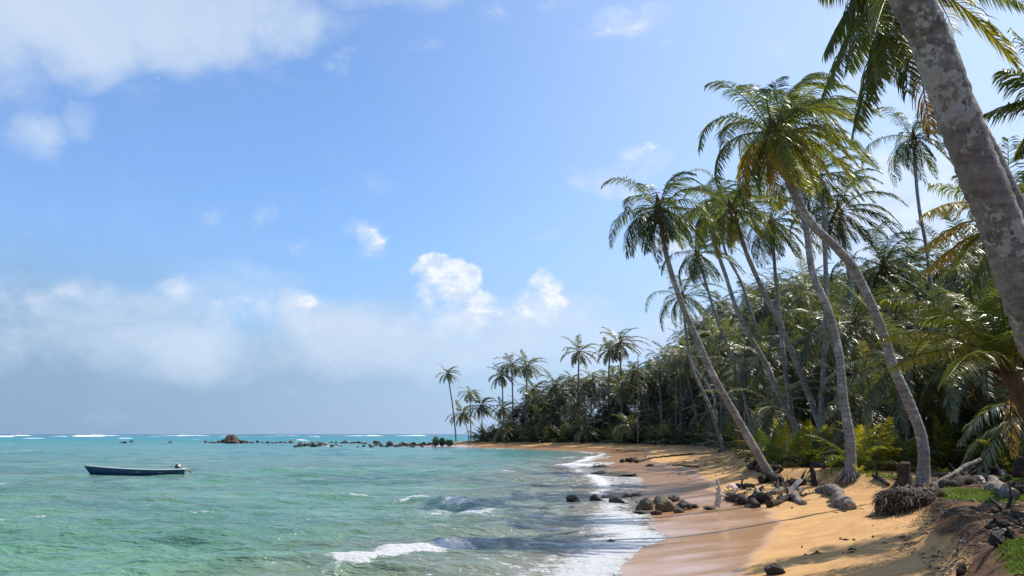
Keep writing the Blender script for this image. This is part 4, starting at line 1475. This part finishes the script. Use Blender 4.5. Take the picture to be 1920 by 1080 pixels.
log('dark rotten stump between the pile and the palms', [(1525, 908), (1527, 892), (1526, 876)], 6, M_dark, 14, 2, taper=.6, dY=.0, stub=.3, name='stump', cat='stump')
log('bent grey-brown log alone on the sand with a broad knotted end', [(1538, 917), (1556, 922), (1573, 931), (1583, 946), (1597, 950)], 8, M_grey, 15, 1, group=None, taper=1.25, stub=.25)
log('dark log end poking out left of the root ball', [(1637, 893), (1648, 898), (1666, 907)], 5, M_dark, 16, 1, group='logs around the bowed palm')
log('black charred stump beside the bowed palm', [(1700, 921), (1701, 900), (1699, 866)], 11, M_dark, 17, 4, group='logs around the bowed palm', taper=.7, dY=.0, name='stump', cat='stump', stub=.5)
log('dark broken branch between charred stump and bowed palm', [(1675, 915), (1690, 895), (1682, 874)], 4, M_dark, 18, 3, group='logs around the bowed palm', dY=.3)
RG2 = 'driftwood right of the bowed palm'
log('long grey log propped up at an angle, its end in the air', [(1748, 911), (1785, 890), (1839, 860)], 5.5, M_grey, 19, 2, RG2, dY=1.0, stub=.5)
log('dark log crossing beneath the propped grey log', [(1777, 868), (1790, 876), (1808, 886)], 4.5, M_dark, 20, 2, RG2, dY=.4)
log('arched weathered log right of the propped log', [(1815, 884), (1840, 878), (1866, 879), (1888, 893)], 6, M_grey, 21, 2, RG2)
log('thin straight grey pole lying across the heap', [(1745, 890), (1800, 890), (1863, 892)], 3, M_grey, 22, 0, RG2)
log('curved pale branch in front of the arched log', [(1822, 894), (1838, 896), (1850, 906)], 3.5, M_pale, 23, 1, RG2, stub=.3)
log('dark bulky log at the base of the heap', [(1762, 905), (1800, 905), (1830, 898)], 9, M_dark, 24, 4, RG2)
log('dark tangled limb at the back of the heap', [(1790, 892), (1830, 888), (1880, 882)], 6, M_dark, 25, 5, RG2, stub=.6)
log('short dark block of wood under the arched log', [(1850, 900), (1880, 903)], 7, M_dark, 26, 2, RG2)
log('square dark post stump standing at the right edge', [(1912, 900), (1912, 886), (1912, 858)], 10, M_dark, 27, 1, None, taper=.9, dY=.0, name='stump', cat='stump', knob=.05)
log('thick grey log lying beside the brown boulder', [(1860, 908), (1878, 916), (1898, 930)], 11, M_grey, 28, 1, RG2)
log('dark half buried trunk on the brown bank at the right edge', [(1858, 956), (1885, 958), (1935, 972)], 9, M_dark, 29, 2, None)
log('thin dark branch lying on the bank above the bluish rock', [(1848, 990), (1880, 984), (1925, 990)], 4, M_dark, 30, 3, None, stub=.4)
log('black upturned log end at the water edge of the cove', [(1167, 864), (1176, 862), (1196, 865)], 4.5, M_dark, 31, 3, 'dead tree in the cove', stub=.6, taper=.5)
log('long dark dead branch curving up the beach of the cove', [(1196, 866), (1222, 859), (1256, 855), (1300, 852)], 2.2, M_dark, 32, 3, 'dead tree in the cove', stub=.8)
log('thin dark stick on the red-brown sand of the cove', [(1262, 872), (1285, 873), (1310, 876)], 1.4, M_dark, 33, 3, None, stub=.5)
log('fallen grey palm trunk at the foot of the palm nearest the sea', [(1405, 872), (1430, 876), (1460, 884)], 7, M_dark, 34, 2, 'logs around the palm feet')
log('dark log under the crossing trunks', [(1492, 868), (1520, 872), (1550, 874)], 5, M_dark, 35, 3, 'logs around the palm feet')
log('slender dead leaning trunk, sunlit, at the edge of the grove', [(1358, 834), (1345, 780), (1333, 729), (1313, 700), (1292, 676)], 3.2, M_pale, 36, 1, None, dY=3, name='dead_trunk', cat='dead tree', stub=.8)
log('bare grey pole standing above the far forest', [(1197, 830), (1197, 760), (1196, 664)], 1.4, M_grey, 38, 0, None, dY=3, name='dead_trunk', cat='dead tree', taper=.5)

# smaller pieces heaped through the two piles
dr = np.random.RandomState(404)
for i in range(46):
    if i < 30:
        px, py = dr.uniform(1362, 1512), 0
        py = np.interp(px, [1362, 1440, 1512], [936, 932, 918]) + dr.uniform(-12, 10)
        lab, gp = 'small broken stick in the left driftwood pile', 'sticks of the left driftwood pile'
    else:
        px, py = dr.uniform(1755, 1895), dr.uniform(872, 906)
        lab, gp = 'small broken stick in the heap right of the bowed palm', 'sticks of the right driftwood heap'
    l_ = dr.uniform(9, 26); an = dr.uniform(-1.1, 1.1)
    log(lab, [(px, py), (px + l_ * .5 * math.cos(an), py - l_ * .5 * math.sin(an) * .7), (px + l_ * math.cos(an), py - l_ * math.sin(an) * .7)],
        dr.uniform(1.2, 4.2), [M_dark, M_dark, M_grey, M_grey, M_pale][dr.randint(5)], 500 + i, dr.randint(0, 4), gp, taper=.5, dY=dr.uniform(-.5, .5), lift=.1, stub=.3, name='driftwood_stick')

# a bleached plank
b = hit(1484, 930)
me = bpy.data.meshes.new('plank')
bm = bmesh.new(); bmesh.ops.create_cube(bm, size=1); bmesh.ops.scale(bm, vec=(.75, .17, .04), verts=bm.verts)
bmesh.ops.subdivide_edges(bm, edges=bm.edges[:], cuts=4, use_grid_fill=True)
for v in bm.verts: v.co += Vector((mno.noise(v.co * 9), mno.noise(v.co * 9 + Vector((3, 3, 3))), .6 * mno.noise(v.co * 4))) * .03
bm.to_mesh(me); bm.free(); me.materials.append(plain('bleached_plank', (.42, .39, .34), .8, .2, .4, 12))
o = link('plank', me, None, (b.x + .25, b.y + .3, b.z + .38)); o.rotation_euler = (R(55), R(-38), R(15))
tag(o, 'white sun-bleached plank sticking up from the driftwood pile', 'plank')

# small pink rag
b = hit(1376, 924)
mb = MB()
u, v = np.meshgrid(np.linspace(-1, 1, 14), np.linspace(-1, 1, 10))
zz = .13 * vnoise(u * 2 + 5, v * 2 + 5, 3, 3) + .16 * (1 - u * u) * (1 - v * v)
idx = np.arange(140).reshape(10, 14)
F = np.stack([idx[:-1, :-1], idx[:-1, 1:], idx[1:, 1:], idx[1:, :-1]], -1).reshape(-1, 4)
mb.add(np.stack([u * .22, v * .17, zz], -1).reshape(-1, 3), [F])
mb.add(np.stack([u * .22, v * .17, zz - .012], -1).reshape(-1, 3), [F[:, ::-1]])
o = link('rag', mb.mesh('rag', plain('pink_cloth', (.62, .45, .47), .9, .1)), None, (b.x, b.y + .3, b.z + .22))
tag(o, 'pale pink rag caught on the driftwood pile', 'rag')

# --- root ball under the bowed palm
bowed = bpy.data.objects['coconut_palm.001']
o0 = np.array(bowed.location)
r_ = np.random.RandomState(6)
cx = hit(1712, 968)
cen = np.array([cx.x + .40, cx.y + 1.1, cx.z + .12]) - o0
mb = MB()
bm = bmesh.new(); bmesh.ops.create_icosphere(bm, subdivisions=5, radius=1)


def ball_pt(p):
    k = 1 + .32 * mno.noise(p * 1.4 + Vector((3, 1, 2))) + .18 * mno.noise(p * 3.3) + .08 * mno.noise(p * 9)
    ex = 1.5 if p.x > 0 else .86        # runs out into the bank on the right
    return Vector((p.x * ex * k * .84, p.y * .8 * k, p.z * (.54 if p.z > 0 else .6) * k))


for v in bm.verts:
    v.co = ball_pt(v.co.copy()) + Vector(cen)
me = bpy.data.meshes.new('root_ball'); bm.to_mesh(me); bm.free(); me.materials.append(plain('root_soil', (.040, .026, .019), .95, .1, .6, 14))
for p_ in me.polygons: p_.use_smooth = True
rb = link('root_ball', me, bowed)
for i in range(1500):
    a = r_.uniform(0, 6.28); e_ = r_.uniform(-.5, 1.45)
    d = Vector((math.cos(a) * math.cos(e_), math.sin(a) * math.cos(e_), math.sin(e_)))
    q = np.array(ball_pt(d)) + cen
    out = unit(np.array(d) * [1, 1, .2])
    pts = [q - out * .03]
    dd = out + r_.normal(0, .5, 3)
    st_ = r_.uniform(.03, .09)
    for k in range(5):
        dd = unit(dd * .8 + np.array([0, 0, -.42]) + r_.normal(0, .42, 3))
        q = q + dd * st_
        pts.append(q)
    w_ = r_.uniform(.4, 1.5)
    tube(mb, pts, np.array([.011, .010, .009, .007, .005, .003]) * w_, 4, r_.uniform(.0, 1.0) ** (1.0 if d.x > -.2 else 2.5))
link('root_strands', mb.mesh('root_strands', M_root), rb)
# a few roots at the feet of the other beach palms
for nm in ('coconut_palm', 'coconut_palm.002', 'coconut_palm.003', 'coconut_palm.005'):
    root = bpy.data.objects[nm]
    mb = MB()
    for i in range(150):
        a = r_.uniform(0, 6.28); rr0 = .26 + .1 * r_.rand()
        q = np.array([math.cos(a) * rr0, math.sin(a) * rr0, r_.uniform(.0, .22)])
        q2 = q * [1.35, 1.35, 0] + [0, 0, -.02]; q3 = q * [1.9, 1.9, 0] + [0, 0, -.25]
        tube(mb, [q, q2, q3], [.016, .013, .008], 4, r_.uniform(.1, .8))
    link('roots', mb.mesh('roots', M_root), root)

# --- white tarp shelter
b = hit(1553, 852)
sh = tag(empty('tarp_shelter', (b.x, b.y + 4, gz(b.x, b.y + 4))), 'small white tarp shelter half hidden among the palm trunks', 'shelter')
k_ = (b.y + 4) / FPX
hh_ = 19 * k_; ww = 32 * k_
mb = MB()
u, v = np.meshgrid(np.linspace(-1, 1, 15), np.linspace(-1, 1, 11))
zz = hh_ * (1 - .62 * np.abs(v)) + .06 * np.sin(u * 3) * (1 - np.abs(v)) + .03 * vnoise(u * 3, v * 3, 2, 2) - .05 * u * u
idx = np.arange(165).reshape(11, 15)
F = np.stack([idx[:-1, :-1], idx[:-1, 1:], idx[1:, 1:], idx[1:, :-1]], -1).reshape(-1, 4)
pp = np.stack([u * ww * .5, v * .9, zz], -1).reshape(-1, 3)
mb.add(pp, [F]); mb.add(pp - [0, 0, .02], [F[:, ::-1]])
t_ = link('tarp', mb.mesh('tarp', plain('white_tarp', (.72, .72, .70), .7, .3, .08, 3)), sh)
for sx in (-1, 1):
    for sy in (-1, 1):
        m2 = MB(); tube(m2, [(0, 0, -.2), (0, 0, hh_ * .38)], .025, 6)
        link('pole', m2.mesh('pole', M_grey), sh, (sx * ww * .47, sy * .86, 0))
sh.rotation_euler = (0, 0, R(28))

# --- sprouting coconut seedlings and a sapling
for (px, py, hpx, lab, tn, n_) in [(1610, 893, 26, 'small yellow-green coconut seedling right of the pale straight trunk', .66, 6), (1559, 893, 34, 'green seedling on a thin stem on the sand ridge', .45, 8),
                                   (1648, 898, 12, 'tiny bright seedling in the grass left of the root ball', .6, 5), (1770, 892, 20, 'small green seedling behind the driftwood heap', .5, 6)]:
    b = hit(px, py)
    k_ = b.y / FPX * hpx
    mb = MB()
    r_ = np.random.RandomState(px)
    st0 = k_ * (.35 if n_ == 8 else .05)
    tube(mb, [(0, 0, -.05), (0, 0, st0 + .02)], [.02, .012], 5, .3)
    for i in range(n_):
        R_ = rachis((0, 0, st0), i * 2.4, R(r_.uniform(50, 86)), k_ * r_.uniform(.6, .9), r_, .3, .8, 6)
        frond(mb, R_, r_, 9, k_ * .28, k_ * .06, tn, 0, .6, .4, 2, rr=.008, ragged=0, bare=.3)
    o = link('seedling', mb.mesh('seedling', M_leaf), None, tuple(b))
    tag(o, lab, 'seedling', 'seedlings under the palms')

# --- shrubs on the headland point
for (px, yb, w_, h_, lab) in [(817, 831, 12, 17, 'left of the two dark round shrubs on the headland point'), (829, 831, 11, 15, 'right of the two dark round shrubs on the headland point'), (842, 831, 16, 12, 'low spreading shrub at the foot of the lone headland palm')]:
    b = PG(px, yb, .9)
    k_ = b.y / FPX
    b.z = max(gz(b.x, b.y), .2)
    r_ = np.random.RandomState(px)
    mb = MB()
    tube(mb, [(0, 0, -.4), (0, 0, h_ * k_ * .5)], [.12, .05], 6, .9)
    m_ = 700
    d = unit(r_.normal(0, 1, (m_, 3))); rr_ = r_.rand(m_) ** .4
    p = d * rr_[:, None] * [w_ * k_ * .5, w_ * k_ * .5, h_ * k_ * .5] + [0, 0, h_ * k_ * .5]
    a = unit(d + r_.normal(0, .6, (m_, 3))); c_ = unit(np.cross(a, r_.normal(0, 1, (m_, 3))))
    Vv = np.stack([p - c_ * .07, p + c_ * .07, p + a * .32], 1).reshape(-1, 3)
    mb.add(Vv, [np.arange(m_ * 3).reshape(-1, 3)], np.repeat(r_.uniform(.0, .3, m_), 3))
    o = link('shrub', mb.mesh('shrub', M_leaf), None, tuple(b)); tag(o, lab, 'shrub', 'shrubs on the headland point')

# --- grass
M_grass, g = mat('grass_blade')
t = g.attr('tint')
c = g.mix(t, (.05, .10, .012), (.26, .32, .04))
pr = principled(g, c, .5, .3)
tr_ = g.n('ShaderNodeBsdfTranslucent'); g.put(tr_.inputs[0], c)
mx = g.n('ShaderNodeMixShader'); mx.inputs[0].default_value = .4
g.put(mx.inputs[1], pr); g.put(mx.inputs[2], tr_.outputs[0])
finish(g, mx.outputs[0])
r_ = np.random.RandomState(12)
mb = MB()
for (cxp, cyp, rx, ry, z_, n_, hh) in [(1835, 935, 105, 30, 1.4, 34000, .07), (1790, 945, 60, 20, 1.4, 9000, .06), (1640, 897, 70, 10, 1.35, 9000, .09), (1945, 1085, 115, 85, 1.65, 60000, .035), (1905, 905, 55, 18, 1.4, 7000, .1)]:
    c0 = PG(cxp, cyp, z_); a0 = PG(cxp + rx, cyp, z_); b0 = PG(cxp, cyp - ry, z_)
    rX, rY = abs(a0.x - c0.x), abs(b0.y - c0.y)
    x = c0.x + r_.uniform(-1.2, 1.2, n_) * rX; y = c0.y + r_.uniform(-1.2, 1.2, n_) * rY
    f = np.zeros(n_)
    for fm in GRASS: f = np.maximum(f, fm(x, y))
    f = f * smooth01(veg_sd(x, y), .15, .8)
    ok = f + .5 * vnoise(x * 2.2, y * 2.2, 6, 3) > .42
    x, y = x[ok], y[ok]; m_ = len(x)
    z = ground_z(x, y)
    p = np.stack([x, y, z - .01], -1)
    h_ = hh * r_.uniform(.5, 1.5, m_) * (1 + .5 * vnoise(x * 1.5, y * 1.5, 16, 3))
    a = r_.uniform(0, 6.28, m_)
    sd2 = np.stack([np.cos(a), np.sin(a), 0 * a], -1) * (.006 + .0007 * c0.y * .6)
    tip = p + np.stack([r_.normal(0, .5, m_) * h_, r_.normal(0, .5, m_) * h_, h_], -1)
    mb.add(np.stack([p - sd2, p + sd2, tip], 1).reshape(-1, 3), [np.arange(m_ * 3).reshape(-1, 3)], np.repeat(np.clip(.45 + .4 * vnoise(x * .9, y * .9, 26, 3) + .2 * r_.normal(size=m_), 0, 1), 3))
o = link('grass', mb.mesh('grass', M_grass))
tag(o, 'short bright green grass on the bank', 'grass', None, 'stuff')

# --- twigs, husks and leaf litter on the sand
mb = MB()
n_ = 5200
x = r_.uniform(3, 30, n_); y = 8 + 75 * r_.rand(n_) ** 1.4
z, s_, v_, t_, up_ = ground_z(x, y, True)
ok = (t_ > .45) & (v_ < 3.5) & (r_.rand(n_) < np.clip((t_ - .4) * 1.3, .05, 1) ** 1.5) & (x < 1.1 * y * .58 + 1)
ok &= (vnoise(x * .5, y * .5, 55, 3) + .9 * (t_ - .6) + up_ * .5) > .18
for a, b_, c_ in zip(x[ok], y[ok], z[ok]):
    l = r_.uniform(.03, .22) * (1 + b_ / 60); an = r_.rand() * 6.28
    d = np.array([math.cos(an), math.sin(an), .1 * r_.normal()]) * l
    q = np.array([a, b_, c_ + .008])
    tube(mb, [q - d * .5, q + [0, 0, .015 + .02 * r_.rand()], q + d * .5], np.array([.6, 1, .3]) * r_.uniform(.005, .018) * (1 + b_ / 50), 4, r_.rand())
o = link('beach_litter', mb.mesh('beach_litter', wood('litter_brown', (.02, .012, .008), (.16, .09, .05), 2)))
tag(o, 'dark twigs, husks and leaf litter strewn over the upper sand', 'litter', None, 'stuff')

# --- roots and straw hanging out of the eroded bank
mb = MB()
n_ = 30000
y = 7 + 32 * r_.rand(n_) ** 1.3; x = r_.uniform(3, 16, n_)
z, s_, v_, t_, up_ = ground_z(x, y, True)
gm_ = np.zeros(n_)
for fm in GRASS: gm_ = np.maximum(gm_, fm(x, y))
ok = (v_ > -.5) & (v_ < 2.2) & (gm_ < .4) & (x < .6 * y + 1) & (vnoise(x * .8, y * .8, 91, 3) > -.15)
for a, b_, c_ in zip(x[ok], y[ok], z[ok]):
    l = r_.uniform(.05, .22); an = r_.normal(3.6, 1.2)
    d = np.array([math.cos(an), math.sin(an), -.25 * r_.rand()]) * l
    q = np.array([a, b_, c_ + .012])
    tube(mb, [q - d * .4, q + [0, 0, .03 * r_.rand()], q + d * .6], np.array([1, .8, .3]) * r_.uniform(.005, .013), 3, r_.rand() ** 1.5)
o = link('bank_roots', mb.mesh('bank_roots', M_root))
tag(o, 'fine roots and straw covering the eroded brown bank', 'roots', None, 'stuff')

# --- breakers on the far reef
M_surf, g = mat('surf_foam')
finish(g, principled(g, (.84, .86, .88), .8, .1))
mb = MB()
r_ = np.random.RandomState(77)
SURF = [(-60, 28, 1000, 1.9), (30, 42, 1100, 1.5), (92, 131, 1250, 1.8), (137, 200, 1150, 2.0), (225, 250, 1300, 1.8), (262, 312, 1250, 2.0), (328, 362, 1300, 2.0), (368, 402, 1300, 2.2), (408, 470, 1350, 1.6), (470, 540, 1400, 1.6),
        (560, 600, 1350, 1.6), (585, 600, 1000, 1.5), (640, 720, 1500, 1.6), (740, 800, 1600, 1.5), (40, 93, 640, 1.0), (222, 250, 640, .9), (70, 100, 700, .9), (-200, -80, 1000, 2), (5, 60, 1700, 2.2), (130, 260, 1800, 2.2), (280, 460, 1900, 2.2), (500, 640, 1900, 2.0)]
for (x0, x1, Yd, hh) in SURF:
    a = P(x0, 814, Yd); b = P(x1, 814, Yd)
    n_ = max(12, int((b.x - a.x) / 2.2))
    t = np.linspace(0, 1, n_)
    xx = a.x + (b.x - a.x) * t
    env = np.sin(np.pi * t) ** .5 * (.55 + .6 * np.abs(vnoise(xx * .03, t * 0 + Yd, 4, 4)) * 2)
    env = np.clip(env * (vnoise(xx * .012, t * 0 + Yd * 3, 8, 3) * 1.6 + .55), 0, 1.3)
    top = .72 * hh * env * (1 + .35 * vnoise(xx * .25, t * 0 + Yd, 6, 3))
    yo = 5 * vnoise(xx * .01, t * 0 + 3, 9, 2)
    prof = [(-3.0, .0), (-1.2, .55), (0, 1), (1.8, .45), (5, .0)]
    V_ = np.stack([np.stack([xx, Yd + yo + dy_, -.1 + top * f_], -1) for dy_, f_ in prof], 1)
    idx = np.arange(n_ * 5).reshape(n_, 5)
    F = np.stack([idx[:-1, :-1], idx[1:, :-1], idx[1:, 1:], idx[:-1, 1:]], -1).reshape(-1, 4)
    mb.add(V_.reshape(-1, 3), [F])
o = link('surf', mb.mesh('surf', M_surf))
tag(o, 'white breakers on the far reef near the horizon', 'surf', None, 'stuff')
